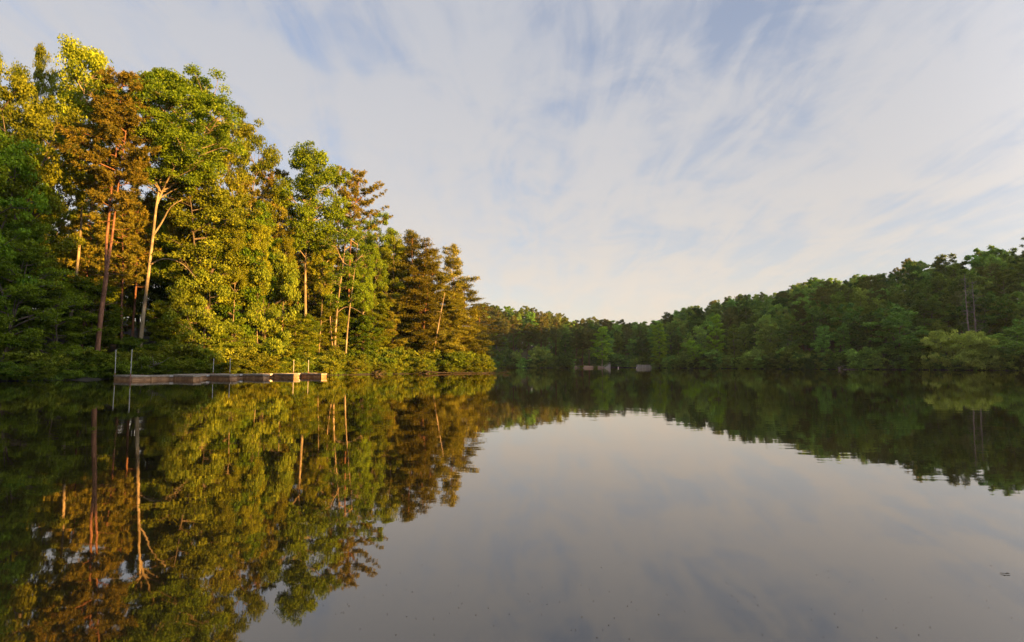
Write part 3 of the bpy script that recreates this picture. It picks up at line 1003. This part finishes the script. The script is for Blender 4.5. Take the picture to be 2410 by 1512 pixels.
fill_lab = {'oak': ('oak_tree', 'shadowed broadleaf tree deep in the left wood behind the front row', 'broadleaf trees inside the left wood'),
            'pine': ('pine_tree', 'dark-trunked pine deep in the left wood behind the front row', 'pines inside the left wood'),
            'poplar': ('poplar_tree', 'tall slim tree deep in the left wood, only bits of its crown showing', 'slim trees inside the left wood'),
            'fir': ('conifer_tree', 'conifer inside the wood of the point behind its front row', 'conifers inside the wood of the point'),
            'maple': ('maple_tree', 'mid-height leafy tree filling the gaps of the left wood', 'mid-height trees inside the left wood'),
            'under': ('understory_tree', 'low leafy tree in the shade under the left wood', 'low trees under the left wood')}
cy_ = rng.uniform(45, 165, 5200); cx_ = rng.uniform(-130, -4, 5200); cd_ = sd_lake(cx_, cy_)
for x, y, d in zip(cx_, cy_, cd_):
    if d < 3 or d > 50 or (px_ok := proj(x, y, 10)[0]) > 400 and d > 40:
        continue
    px, _ = proj(x, y, 10)
    if px < -240 or px > 1150:
        continue
    front = d < 9
    if not free(x, y, (4.6 if px < 620 else 3.4) if front else 4.2):
        continue
    point = px > 925
    if point:
        k = rng.choice(['fir', 'fir', 'under'] if front else ['fir', 'fir', 'pine'])
    elif front:
        k = rng.choice(['under', 'under', 'maple', 'maple'])
    elif d > 16 and rng.random() < .35:
        k = rng.choice(['under', 'maple'])
    else:
        k = rng.choice(['oak', 'oak', 'oak', 'poplar', 'pine', 'pine', 'pine', 'maple'])
    lim = float(np.interp(px, *SKY_L)) + rng.uniform(18, 110)
    for sp_, hw_, md_, mp_ in ((718, 30, 7.5, 738), (345, 50, 6.5, 792), (238, 32, 6.5, 806), (795, 42, 5.5, 806), (530, 40, 7, 745), (630, 25, 6, 700)):
        if abs(px - sp_) < hw_ and d < md_:
            lim = max(lim, mp_)
    pr = LIB[k + str(rng.integers(3))]
    Hmax = P(px, lim, y).z - gz(x, y)
    H = pr.H * rng.uniform(.75, 1.05) * (.8 if front else 1)
    H = min(H, Hmax)
    if H < 2.5:
        continue
    s = H / pr.H
    nm, lb, gp = fill_lab[k]
    plant(pr, nm, x, y, rng.uniform(0, TAU), max(s, .6) * rng.uniform(.9, 1.1), s, lb, gp)

# shrubs along the left shore
nsh = 0
for k in range(len(LAKE)):
    a = LAKE[k]; b = LAKE[(k + 1) % len(LAKE)]
    L_ = np.linalg.norm(b - a)
    for q in np.arange(0.5, L_, 1.15):
        c = a + (b - a) * (q / L_)
        if not (c[0] < -3 and 50 < c[1] < 132):
            continue
        nrm = np.array([(b - a)[1], -(b - a)[0]]) / L_
        for row in range(3):
            off = rng.uniform(.05, .8) + row * 1.4
            x, y = c + nrm * off + rng.normal(0, .35, 2)
            if sdl(x, y) < -.25:
                x, y = c - nrm * off
                if sdl(x, y) < -.25:
                    continue
            pr = LIB['shrub%d' % rng.integers(3)]
            s = rng.uniform(.3, .9) * (1.35 if rng.random() < .15 else 1) + row * rng.uniform(0, .4)
            if rng.random() < .2:
                continue
            if x < -44:
                s *= .8
            plant(pr, 'shrub', x, y, rng.uniform(0, TAU), s * rng.uniform(.9, 1.3), s, 'leafy green shrub in the low thicket along the left shore',
                  'shrubs along the left shore', 'shrub', ('stem', 'foliage'), -.05)
            nsh += 1

# ------------------------------------------------------------------ far and right hillside forest
SKY_R = ([1120, 1160, 1200, 1250, 1285, 1310, 1340, 1400, 1440, 1480, 1510, 1535, 1550, 1575, 1600, 1620, 1650, 1700, 1740, 1800, 1850, 1890, 1940, 2000, 2030,
          2080, 2110, 2140, 2160, 2185, 2210, 2260, 2290, 2320, 2350, 2380, 2410, 2600],
         [712, 710, 722, 718, 730, 728, 742, 738, 748, 746, 758, 767, 742, 730, 728, 718, 712, 703, 690, 685, 683, 660, 650, 650, 640,
          645, 635, 606, 606, 614, 590, 568, 550, 556, 544, 556, 545, 530])
far_lab = {'fbroad': ('broadleaf_tree', 'rounded green broadleaf crown in the closed canopy of the %s'),
           'fpop': ('poplar_tree', 'narrow upright green crown in the closed canopy of the %s'),
           'fpine': ('pine_tree', 'dark pine rising from the closed canopy of the %s'),
           'fbush': ('waterside_bush', 'low green bush overhanging the water at the foot of the %s')}
fx = R_(99)
# trees that stand out first
feat = [
    ('fpine1', 'pine_tree', 1268, 768, 9, 60, 'dark pine over the far shore, above the light round bush'),
    ('fbush2', 'waterside_bush', 1268, 815, 4, 60, 'dark wide bush at the far shore, right of the light round bush'),
    ('fpine0', 'pine_tree', 1352, 775, 5, 44, 'leftmost thin-trunked pine on the red clay bank'),
    ('fpine2', 'pine_tree', 1370, 784, 7, 40, 'thin-trunked pine in the middle of the red clay bank'),
    ('fpine0', 'pine_tree', 1386, 772, 4.5, 46, 'thin-trunked pine on the red clay bank nearest the bright yellow-green tree'),
    ('shrub0', 'waterside_bush', 1402, 862, .4, 13, 'small green bush at the water below the red clay bank'),
    ('shrub1', 'waterside_bush', 1366, 861, .4, 16, 'tiny low green bush at the left end of the red clay bank'),
    ('bright0', 'poplar_tree', 1415, 769, 2.0, 50, 'bright yellow-green tree on the red clay bank beside the left concrete wall'),
    ('bright1', 'poplar_tree', 1553, 764, 2.5, 40, 'bright yellow-green column of leaves reaching the water right of the right concrete wall'),
    ('bright1', 'poplar_tree', 1684, 740, 6, 36, 'light green narrow tree standing out of the dark foot of the right hill'),
    ('fpop1', 'poplar_tree', 1724, 765, 5, 40, 'smaller light green tree right of the narrow light one on the right hill foot'),
    ('willow0', 'willow_tree', 2228, 778, 1.5, 120, 'largest pale willow-green bush at the water under the two dead trunks'),
    ('willow0', 'willow_tree', 2300, 782, 2.0, 110, 'pale willow-green bush behind the lowest overhanging one'),
    ('willow0', 'willow_tree', 2318, 818, .6, 66, 'small pale bush overhanging the water, lowest of the willow-green ones'),
    ('fbush1', 'waterside_bush', 2255, 845, .5, 70, 'spray of yellow-green leaves touching the water below the largest willow-green bush'),
    ('fbroad2', 'broadleaf_tree', 2390, 770, 2.5, 120, 'wide layered green tree at the right picture edge by the water'),
    ('fbroad0', 'broadleaf_tree', 2110, 725, 3, 120, 'rounded blue-green tree standing in front of the right hill left of the willow-green bushes'),
    ('fbush0', 'waterside_bush', 1218, 824, 2, 36, 'round bush lighter than its neighbours at the far shore left of the clay bank'),
]
for lib, nm, px, py, off, w, lab in feat:
    o_ = hero(lib, nm, px, py, off, w, lab, D=shore_D(px, off, 140))
    placed.append((o_.location.x, o_.location.y))
# leaning tree of the right shore
D = shore_D(1650, 1.5, 140)
b0 = P(1650, 866, D); root = (b0.x, D, gz(b0.x, D) - .2)
st = spline(np.vstack([[0, 0, 0], rel([(1640, 848), (1630, 830), (1624, 812)], D, root, .1, 15)]), 10)
custom('leaning_tree', broadleaf(R_(205), [(st, .24, .06)], 4, P(0, 800, D).z - root[2], 3.6, 'vase', 18, 5, 36, l=.5, w=.36, pr=1.0), 'bright', 'bark_pale', root,
       'pale-trunked tree leaning left over the water at the foot of the right hill')
# two dead trunks
for px, pyt, lab, sd in ((2270, 648, 'bare dead trunk above the willow-green bushes, broken off at the top', 1),
                         (2288, 660, 'dead trunk topped by a fan of grey twigs, right of the broken one', 2)):
    D = shore_D(2280, 7, 120) + sd * 1.5
    for q_ in (-2, 0, 2, 4.5):
        placed.append(((px - 1205) / F * D + (q_ if q_ < 4 else 0), D - 1.5))
    b0 = P(px + 14, 800, D); root = (b0.x, D, gz(b0.x, D) - .2)
    r = R_(300 + sd)
    e = np.array(P(px, pyt, D)) - np.array(root)
    st = spline([[0, 0, 0], e * .5 + np.array([-.15, .1, 0]), e], 24)
    st[1:-1, :2] += r.normal(0, .05, (22, 2))
    T = Tubes(); T.add(st, np.linspace(.27, .07 if sd == 1 else .04, 24), 7)
    for k in range(120 if sd == 2 else 70):
        f = r.uniform(.25, 1)
        b = st[int(f * 23)]
        a = r.uniform(0, TAU); ln = r.uniform(.5, 3.2) * (1.2 - f * .5)
        tip = b + np.array([math.cos(a) * ln, math.sin(a) * ln, r.uniform(-.35, .3) * ln + (ln * .7 if sd == 2 and f > .75 else 0)])
        mid = (b + tip) / 2 + r.normal(0, .13 * ln, 3)
        w0 = .045 if r.random() < .25 else .022
        T.add(spline([b, mid, tip], 5), np.linspace(w0, .01, 5), 4)
        for g in range(3):
            m_ = b + (tip - b) * r.uniform(.4, 1)
            T.add(np.array([m_, m_ + r.normal(0, .28 * ln, 3)]), np.array([.016, .008]), 3)
    custom('dead_tree', (T, None), None, 'bark_dead', root, lab, 'dead tree')

counts = {}
for k in range(len(LAKE)):
    a = LAKE[k]; b = LAKE[(k + 1) % len(LAKE)]
    L_ = np.linalg.norm(b - a); nrm = np.array([(b - a)[1], -(b - a)[0]]) / L_
    for q in np.arange(0.8, L_, 2.3):
        c = a + (b - a) * (q / L_)
        if c[1] < 140 or (c[0] < 0 and c[1] < 250):
            continue
        c = c + nrm * fx.uniform(.4, 1.6)
        px = proj(c[0], c[1], 1)[0]
        if not 1125 < px < 2470 or 1345 < px < 1436 or 1440 < px < 1535:
            continue
        pr = LIB['fbush%d' % fx.integers(3)]
        s = fx.uniform(.32, .85)
        plant(pr, 'waterside_bush', c[0], c[1], fx.uniform(0, TAU), s * fx.uniform(.9, 1.3), s, far_lab['fbush'][1] % ('right hill' if px > 1530 else 'far hill'),
              'waterside bushes of the %s' % ('right hill' if px > 1530 else 'far hill'), 'bush', ('stem', 'foliage'), -.25)
cy_ = fx.uniform(140, 430, 16000); cx_ = fx.uniform(-75, 330, 16000); cd_ = sd_lake(cx_, cy_)
for x, y, d in zip(cx_, cy_, cd_):
    if d < 1.0 or d > 115:
        continue
    px, py0 = proj(x, y, 8)
    if px < 1125 or px > 2470:
        continue
    if y < 262 and x < 60:
        continue
    if 1345 < px < 1432 and d < 16 and y < 290:
        continue
    front = d < 5.5
    dens = 3.2 if front else (5.6 if d < 45 else 7.0)
    lim = float(np.interp(px, *SKY_R))
    near_hill = x > 62 and px > 1530
    place_ = 'right hill' if near_hill else 'far hill'
    if front:
        k = 'fbush'
    else:
        k = fx.choice(['fbroad', 'fbroad', 'fbroad', 'fbroad', 'fbush', 'fpop', 'fpop', 'fpine'] if near_hill else ['fbroad', 'fbroad', 'fbush', 'fpop', 'fpine', 'fpine'])
    if counts.get(k, 0) >= 290:
        continue
    pr = LIB[k + str(fx.integers(4 if k == 'fbroad' else 3))]
    H = pr.H * (fx.uniform(.5, 1.15) if front else fx.uniform(.72, 1.12)) * (.8 if d < 14 and not front else 1)
    top = P(px, lim + abs(fx.normal(0, 9)), y).z - gz(x, y)
    if top < 2.0:
        continue
    # a tree whose crown no frame row can show is behind the hill
    if H < top and d > 40 and (top - H) > 22:
        pass
    H = min(H, top)
    s = H / pr.H
    if s < .38:
        continue
    if 2215 < px < 2335 and d < 17 and not front:
        continue
    if not free(x, y, dens):
        continue
    nm, lb = far_lab[k]
    plant(pr, nm, x, y, fx.uniform(0, TAU), max(s, .75) * fx.uniform(.9, 1.3), s, lb % place_, '%s of the %s' % (nm.replace('_', ' ') + 's' if k != 'fbush' else 'waterside bushes', place_),
          'bush' if k == 'fbush' else 'tree', ('stem', 'foliage') if k == 'fbush' else ('trunk', 'crown'))
    counts[k] = counts.get(k, 0) + 1
print('counts', counts, 'shrubs', nsh, 'objects', len(S.objects))

# ------------------------------------------------------------------ the wood on the hills beyond the picture (shades the lake)
L = Leaves()
r = R_(500)


def wood(n, pr0, pr1, t0, t1, topf):
    for k in range(n):
        p = r.uniform(pr0, pr1); t_ = r.uniform(t0, t1)
        x = p * .436 + t_ * .9; y = p * .9 - t_ * .436
        if sdl(x, y) < 3 or (y > 0 and x / max(y, .1) < 1.02):
            continue
        g = gz(x, y)
        H = topf(p, t_) - g
        if H < 4:
            continue
        H = min(H, 30) * r.uniform(.85, 1.03)
        n_ = 130
        q = rnd_dir(r, n_)
        c0 = np.array([x, y, g + H * .58]) + q * np.array([4.0, 4.0, H * .42])
        L.add(c0, rnd_dir(r, n_), q + rnd_dir(r, n_) * .6, r.uniform(1.6, 2.8, n_), r.uniform(1.2, 2.0, n_), r.normal(.4, .2, n_))


wood(420, -70, 64, 80, 165, lambda p, t_: float(np.interp(p, [-70, 30, 35, 45, 50, 64], [61, 59, 48, 43, 23, 18])))
wood(900, 194, 420, 175, 330, lambda p, t_: 13 + .15 * (t_ + 150))
tag(link('woods', L.mesh('woods', M['far'])), 'dense wood covering the hills around the lake', 'woods', kind='stuff')


# ------------------------------------------------------------------ boxes for built things
class Box:
    def __init__(self):
        self.V, self.F = [], []

    def prism(self, poly, o, ex, ey, ez, h0, h1):
        """poly in (a, b) along ex, ey; from h0 to h1 along ez"""
        n = len(poly); k = len(self.V)
        for h in (h0, h1):
            for a, b in poly:
                self.V.append(tuple(o + ex * a + ey * b + ez * h))
        self.F.append([k + i for i in range(n)][::-1])
        self.F.append([k + n + i for i in range(n)])
        for i in range(n):
            j = (i + 1) % n
            self.F.append([k + i, k + j, k + n + j, k + n + i])

    def box(self, o, ex, ey, a0, a1, b0, b1, z0, z1):
        self.prism([(a0, b0), (a1, b0), (a1, b1), (a0, b1)], o, ex, ey, Vector((0, 0, 1)), z0, z1)

    def mesh(self, name, mat, bevel=0.0):
        me = bpy.data.meshes.new(name)
        me.from_pydata(self.V, [], self.F)
        me.materials.append(mat)
        import bmesh
        bm = bmesh.new(); bm.from_mesh(me)
        bmesh.ops.recalc_face_normals(bm, faces=bm.faces)
        if bevel:
            bmesh.ops.bevel(bm, geom=list(bm.edges), offset=bevel, segments=1, affect='EDGES')
        bm.to_mesh(me); bm.free()
        return me


def surf_mat(name, stops, scale, rough=.85, bump=.3, stretch=(1, 1, 1), metal=0.0, dist=.02):
    m, t, o = new_mat(name)
    tcn = nd(t, 'ShaderNodeTexCoord')
    mp = nd(t, 'ShaderNodeMapping')
    mp.inputs['Scale'].default_value = stretch
    t.links.new(tcn.outputs['Object'], mp.inputs[0])
    n = nd(t, 'ShaderNodeTexNoise', i_Scale=scale, i_Detail=7.0, i_Roughness=.65)
    t.links.new(mp.outputs[0], n.inputs['Vector'])
    b = nd(t, 'ShaderNodeBsdfPrincipled')
    b.inputs['Roughness'].default_value = rough
    b.inputs['Metallic'].default_value = metal
    t.links.new(ramp(t, n.outputs[0], stops), b.inputs['Base Color'])
    bu = nd(t, 'ShaderNodeBump', i_Strength=bump, i_Distance=dist)
    t.links.new(n.outputs[0], bu.inputs['Height'])
    t.links.new(bu.outputs[0], b.inputs['Normal'])
    t.links.new(b.outputs[0], o.inputs[0])
    return m


M['plank'] = surf_mat('weathered_planks', [(.3, (.13, .11, .085)), (.5, (.27, .235, .19)), (.7, (.40, .36, .30))], 3.0, stretch=(1, 1, 3))
M['fascia'] = surf_mat('weathered_fascia', [(.3, (.10, .075, .055)), (.5, (.22, .175, .13)), (.72, (.36, .30, .24))], 2.2, stretch=(1, 1, 4))
M['float'] = surf_mat('stained_float', [(.3, (.10, .05, .02)), (.5, (.27, .14, .06)), (.72, (.42, .25, .12))], 1.6, rough=.7)
M['darkfloat'] = surf_mat('dark_float', [(.3, (.02, .015, .012)), (.7, (.06, .045, .035))], 2)
M['steel'] = surf_mat('galvanised_steel', [(.3, (.22, .21, .195)), (.6, (.40, .38, .35))], 4, rough=.55, metal=.35)
M['rust'] = surf_mat('rusty_steel', [(.3, (.10, .045, .03)), (.6, (.24, .11, .07))], 5, rough=.9)
M['concrete'] = surf_mat('stained_concrete', [(.28, (.12, .095, .08)), (.5, (.23, .195, .17)), (.72, (.33, .29, .255))], 1.2, stretch=(2.5, 2.5, .4))
M['white'] = surf_mat('white_plastic', [(.3, (.74, .72, .68)), (.7, (.82, .80, .77))], 4, rough=.4)
M['orange'] = surf_mat('orange_plastic', [(.3, (.75, .22, .04)), (.7, (.85, .30, .06))], 4, rough=.4)

# ------------------------------------------------------------------ floating dock
ey = Vector((.597, .802, 0)).normalized()          # along the walkway, away from the camera
ex = Vector((-ey.y, ey.x, 0))                     # toward the bank
dock = empty('floating_dock', (-40.5, 60.8, 0))
tag(dock, 'weathered wooden floating dock with five short finger piers and rust-stained floats', 'dock')
O = Vector((0, 0, 0))
TOP = .52
Lw = 22.9
FIN = [4.3 + 4.0 * k for k in range(5)]


def slab_set(parent, a0, a1, b0, b1, name):
    """one deck unit: planks, fascia board, float (a along ex, b along ey)"""
    bx = Box(); n = max(2, int(round((b1 - b0) / .15)))
    for k in range(n):
        q0 = b0 + (b1 - b0) * k / n; q1 = b0 + (b1 - b0) * (k + 1) / n - .008
        bx.box(O, ex, ey, a0 - .02, a1 + .02, q0, q1, TOP - .035, TOP + rng.uniform(-.004, .004))
    dk = link('deck', bx.mesh('deck', M['plank']), parent)
    fb = Box()
    fb.box(O, ex, ey, a0, a1, b0, b1, TOP - .19, TOP - .037)
    link('fascia', fb.mesh('fascia', M['fascia'], .01), parent)
    fl = Box()
    for z0, z1, s_ in ((.21, TOP - .192, .06), (.185, .208, .12), (-.15, .183, .05)):
        fl.box(O, ex, ey, a0 + s_, a1 - s_, b0 + s_, b1 - s_, z0, z1)
    link('float', fl.mesh('float', M['float'], .01), parent)


# head block and walkway in three lengths
slab_set(dock, 0, 5.0, 0, 1.95, 'head')
for b0_, b1_ in ((2.0, 8.9), (8.95, 15.9), (15.95, Lw)):
    slab_set(dock, .25, 1.7, b0_, b1_, 'walk')
for k, f in enumerate(FIN):
    fp = empty('finger_pier', (0, 0, 0)); fp.parent = dock
    slab_set(fp, -4.4, .19, f, f + .88, 'finger')
    br = Box()
    br.box(O, ex, ey, .19, .248, f - .42, f - .06, TOP - .24, TOP - .02)
    br.box(O, ex, ey, .19, .248, f + .94, f + 1.26, TOP - .24, TOP - .02)
    link('bracket', br.mesh('bracket', M['steel']), fp)
# cleats on the walkway
for f in (1.0, 8.0, 14.5, 21.5):
    cb = Box()
    cb.box(O, ex, ey, .4, .46, f, f + .28, TOP + .05, TOP + .08)
    cb.box(O, ex, ey, .41, .45, f + .06, f + .10, TOP + .004, TOP + .049)
    cb.box(O, ex, ey, .41, .45, f + .18, f + .22, TOP + .004, TOP + .049)
    link('cleat', cb.mesh('cleat', M['rust']), dock)

# guide poles
base = Vector((-40.5, 60.8, 0))
pole_spec = [(5.1, .2, 3.37, 'steel pole at the far left corner of the dock head'), (-.10, -.12, 3.3, 'nearest steel pole, at the near corner of the dock head, rusty at the bottom'),
             (1.8, 9.4, 2.42, 'left one of the two steel poles at the middle of the dock'), (1.8, 11.45, 2.42, 'right one of the two steel poles at the middle of the dock'),
             (1.8, 20.2, 2.3, 'left one of the two steel poles near the far end of the dock'), (1.8, 22.5, 2.32, 'right one of the two steel poles near the far end of the dock')]
for a, b, h, lab in pole_spec:
    q = base + ex * a + ey * b
    e = empty('dock_pole', (q.x, q.y, 0))
    e.rotation_euler = (rng.normal(0, .006), rng.normal(0, .006), 0)
    tag(e, lab, 'pole', 'steel guide poles of the dock')
    T = Tubes()
    T.add([(0, 0, .75), (0, 0, h - .05), (0, 0, h), (0, 0, h)], [.037, .037, .034, .002], 12)
    link('pole_shaft', T.mesh('pole_shaft', M['steel']), e)
    T = Tubes()
    T.add([(0, 0, -2.2), (0, 0, .75)], [.044, .044], 12)
    link('pole_foot', T.mesh('pole_foot', M['rust']), e)
    bx = Box()
    bx.box(Vector((0, 0, 0)), ex, ey, -.08, .08, -.08, .08, .30, .38)
    link('collar', bx.mesh('collar', M['rust'], .01), e)

# old dark gangway lying on the bank behind the dock
q = P(760, 879, 82)
gb = Box()
q0 = base + ex * 3.2 + ey * 6.0
for k in range(30):
    gb.box(Vector((0, 0, 0)), ex, ey, 0, 1.2, k * .2, k * .2 + .185, .0, .05)
gb.box(Vector((0, 0, 0)), ex, ey, .05, .13, 0, 6, -.16, -.002)
gb.box(Vector((0, 0, 0)), ex, ey, 1.07, 1.15, 0, 6, -.16, -.002)
e = link('gangway', gb.mesh('gangway', M['fascia']))
e.location = (q0.x, q0.y, .5)
tag(e, 'dark narrow wooden gangway lying between the dock and the bank', 'gangway')

# ------------------------------------------------------------------ grass tufts on the left bank
L = Leaves()
r = R_(600)
k = 0
pts = []
x = r.uniform(-66, -3, 60000); y = r.uniform(52, 118, 60000)
d = sd_lake(x, y); ok = (d > .05) & (d < 1.8)
pts = np.stack([x[ok], y[ok], ground_z(x[ok], y[ok])], 1)[:2600]
per = 9
c = np.repeat(pts, per, 0) + r.normal(0, .12, (len(pts) * per, 3)) * np.array([1, 1, 0])
h = r.uniform(.25, .75, len(c))
a = np.stack([r.normal(0, .28, len(c)), r.normal(0, .28, len(c)), np.ones(len(c))], 1)
L.add(c + unit(a) * h[:, None] * .45, a, rnd_dir(r, len(c)) * np.array([1, 1, .2]), h, .05, r.normal(.5, .2, len(c)))
tag(link('grass', L.mesh('grass', M['grass'])), 'tufts of long green grass at the waterline of the left bank', 'grass', kind='stuff')

# ------------------------------------------------------------------ driftwood
def log(name, path, r0, r1, label, twigs, mat, seed):
    r = R_(seed)
    root = Vector(path[0])
    pts = spline([Vector(p) - root for p in path], 16)
    T = Tubes(); T.add(pts, np.linspace(r0, r1, 16), 8)
    for k in range(twigs):
        b = pts[int(r.uniform(4, 16))]
        ln = r.uniform(.5, 2.2); a = r.uniform(-1.2, 1.2)
        tip = b + np.array([math.cos(a) * ln, math.sin(a) * ln, r.uniform(.05, .7) * ln])
        T.add(spline([b, (b + tip) / 2 + r.normal(0, .15, 3), tip], 5), np.linspace(.04, .01, 5), 4)
    o_ = link(name, T.mesh(name, M[mat]))
    o_.location = root
    return tag(o_, label, 'driftwood')


a = P(985, 872, 103); b = P(1130, 879.5, 107)
log('driftwood_log', [(a.x, 104.5, .75), (a.x + 2.2, 104.2, .22), (-8, 106.2, .1), (-4.2, 107.5, .12), (-1.6, 108, .16)], .15, .04, 'dark fallen trunk with bare twigs lying on the water at the foot of the point', 26, 'bark_wet', 61)
D = shore_D(2010, -1.5, 140)
a = P(1985, 868, D); b = P(2062, 868, D)
log('driftwood_log', [(a.x, D, .05), ((a.x + b.x) / 2, D + .4, .25), (b.x, D + 1, .3)], .16, .07, 'pale log lying at the waterline of the right shore', 4, 'bark_dead', 62)
a = P(1975, 868, D - 1)
log('tree_stump', [(a.x, D - 1.2, -.1), (a.x - .2, D - 1.2, .5), (a.x - .5, D - 1.2, .8)], .3, .1, 'pale broken stump sticking out of the water left of the pale log', 6, 'bark_dead', 63)

q = P(335, 875, shore_D(335, .3))
log('dead_branch', [(q.x - .9, q.y - .6, .35), (q.x, q.y - .5, .9), (q.x + 1.2, q.y - .4, 1.35), (q.x + 2.0, q.y - .4, 1.75)], .05, .015, 'bare pale branch poking out of the shrubs behind the nearest dock pole', 7, 'bark_dead', 64)
for px, pw, sd_, lab in ((980, 22, 65, 'short broken bough dipping into the water left of the dark fallen trunk'), (880, 16, 66, 'bare twiggy bough at the waterline right of the dock end')):
    D = shore_D(px, -.6)
    q = P(px, 878, D)
    log('fallen_branch', [(q.x - 1.1, D + .7, .5), (q.x, D, .22), (q.x + pw * .08, D - .6, -.05)], .06, .02, lab, 12, 'bark_oak', sd_)

# ------------------------------------------------------------------ concrete walls, railing, buoys
up = Vector((0, 0, 1)); xx = Vector((1, 0, 0)); yy = Vector((0, 1, 0))
cw = Box()
cw.prism([(0, -1), (2.9, -1), (2.9, 1.75), (2.5, 1.75), (.2, .2)], Vector((0, 0, 0)), xx, up, yy, 0, .6)
o_ = link('concrete_wall', cw.mesh('concrete_wall', M['concrete'], .03)); o_.location = (43.7, 270.2, 0)
tag(o_, 'sloping grey concrete wing wall at the end of the red clay bank', 'wall')
cw = Box()
cw.prism([(0, -1), (7.2, -1), (7.2, 1.0), (6.2, 1.5), (0, 1.55)], Vector((0, 0, 0)), xx, up, yy, 0, .6)
o_ = link('concrete_wall', cw.mesh('concrete_wall', M['concrete'], .03)); o_.location = (59.0, 270.2, 0)
tag(o_, 'low grey concrete wall right of the dark inlet, its right end sloping into the bushes', 'wall')
T = Tubes()
for pth in ([(0, 0, .0), (0, 0, 1.2)], [(2.6, 0, 1.3), (2.6, 0, 2.4)], [(-1.8, 0, -.6), (0, 0, 1.2), (2.6, 0, 2.4)], [(0, 0, .6), (2.6, 0, 1.85)]):
    T.add(spline(pth, 6), np.full(6, .06), 6)
e = link('railing', T.mesh('railing', M['plank'])); e.location = (43.9, 270.5, .2)
tag(e, 'thin sloping hand railing on top of the concrete wing wall', 'railing')
for px, py, s_, lab in ((1455, 867.5, .62, 'white and orange buoy floating in front of the dark inlet'), (1498, 868, .38, 'small dim buoy floating near the right concrete wall')):
    D = 255
    q = P(px, 866, D)
    e = empty('buoy', (q.x, D, 0)); e.scale = (s_, s_, s_)
    tag(e, lab, 'buoy', None)
    T = Tubes(); T.add([(0, 0, -.3), (0, 0, .05), (0, 0, .7), (0, 0, .95), (0, 0, 1.0)], [.2, .26, .26, .18, .01], 14)
    link('buoy_body', T.mesh('buoy_body', M['white']), e)
    T = Tubes(); T.add([(0, 0, .28), (0, 0, .28), (0, 0, .5), (0, 0, .5)], [.2, .275, .275, .2], 14)
    link('band', T.mesh('band', M['orange']), e)

# ------------------------------------------------------------------ things afloat near the camera
lm = leaf_mat('dead_leaf', (0.03, 0.018, 0.01), (0.07, 0.04, 0.02), .1)
def on_water(px, py):
    dx = (px - 1205) / F; dy = (756 - py) / F
    rz = ST + dy * CT; k = -CAM_H / rz
    return Vector((dx * k, (CT - dy * ST) * k, 0))
q = on_water(2365, 1352)
L = Leaves()
sp = .0  # a curled dead leaf on its twig
L.add(np.array([[-.045, .012, .004], [-.015, .0, .006], [.04, -.005, .006], [.0, -.02, .005]]), np.array([[1, -.2, .1], [1, -.6, .1], [1, -.25, .12], [1, -.3, 0]]),
      np.array([[.1, -.1, 1], [0, .3, 1], [.2, -.2, 1], [0, 0, 1]], float), np.array([.06, .06, .085, .14]), np.array([.03, .035, .042, .012]), np.array([.5, .3, .6, .4]))
e = link('floating_leaf', L.mesh('floating_leaf', lm)); e.location = (q.x, q.y, .004); e.scale = (.5, .5, .5)
tag(e, 'curled dead brown leaf floating on the water near the right picture edge', 'leaf')
L = Leaves(); r = R_(77)
cs = []
for k in range(260):
    px = r.uniform(560, 2400); py = r.uniform(1080, 1505)
    if px < 1205 and py < 1150 + (1205 - px) * .5:
        continue
    q = on_water(px, py); cs.append((q.x, q.y, .003))
cs = np.array(cs)
L.add(cs, rnd_dir(r, len(cs)) * np.array([1, 1, .05]), np.tile([0, 0, 1.0], (len(cs), 1)) + rnd_dir(r, len(cs)) * .2, r.uniform(.006, .016, len(cs)), .008, r.normal(.3, .2, len(cs)))
tag(link('floating_debris', L.mesh('floating_debris', lm)), 'fine dark specks of debris scattered on the calm water', 'debris', kind='stuff')

# ------------------------------------------------------------------ evening haze
HAZE = True
if HAZE:
    m, t, o = new_mat('haze_air')
    pv = nd(t, 'ShaderNodeVolumePrincipled')
    pv.inputs['Color'].default_value = (0.70, 0.85, 1.0, 1)
    pv.inputs['Density'].default_value = 0.00006
    t.links.new(pv.outputs[0], o.inputs['Volume'])
    bx = Box()
    bx.box(Vector((0, 0, 0)), Vector((1, 0, 0)), Vector((0, 1, 0)), -2600, 2600, -2600, 3100, -5, 110)
    tag(link('haze', bx.mesh('haze', m)), 'faint bluish evening haze over the lake', kind='stuff')
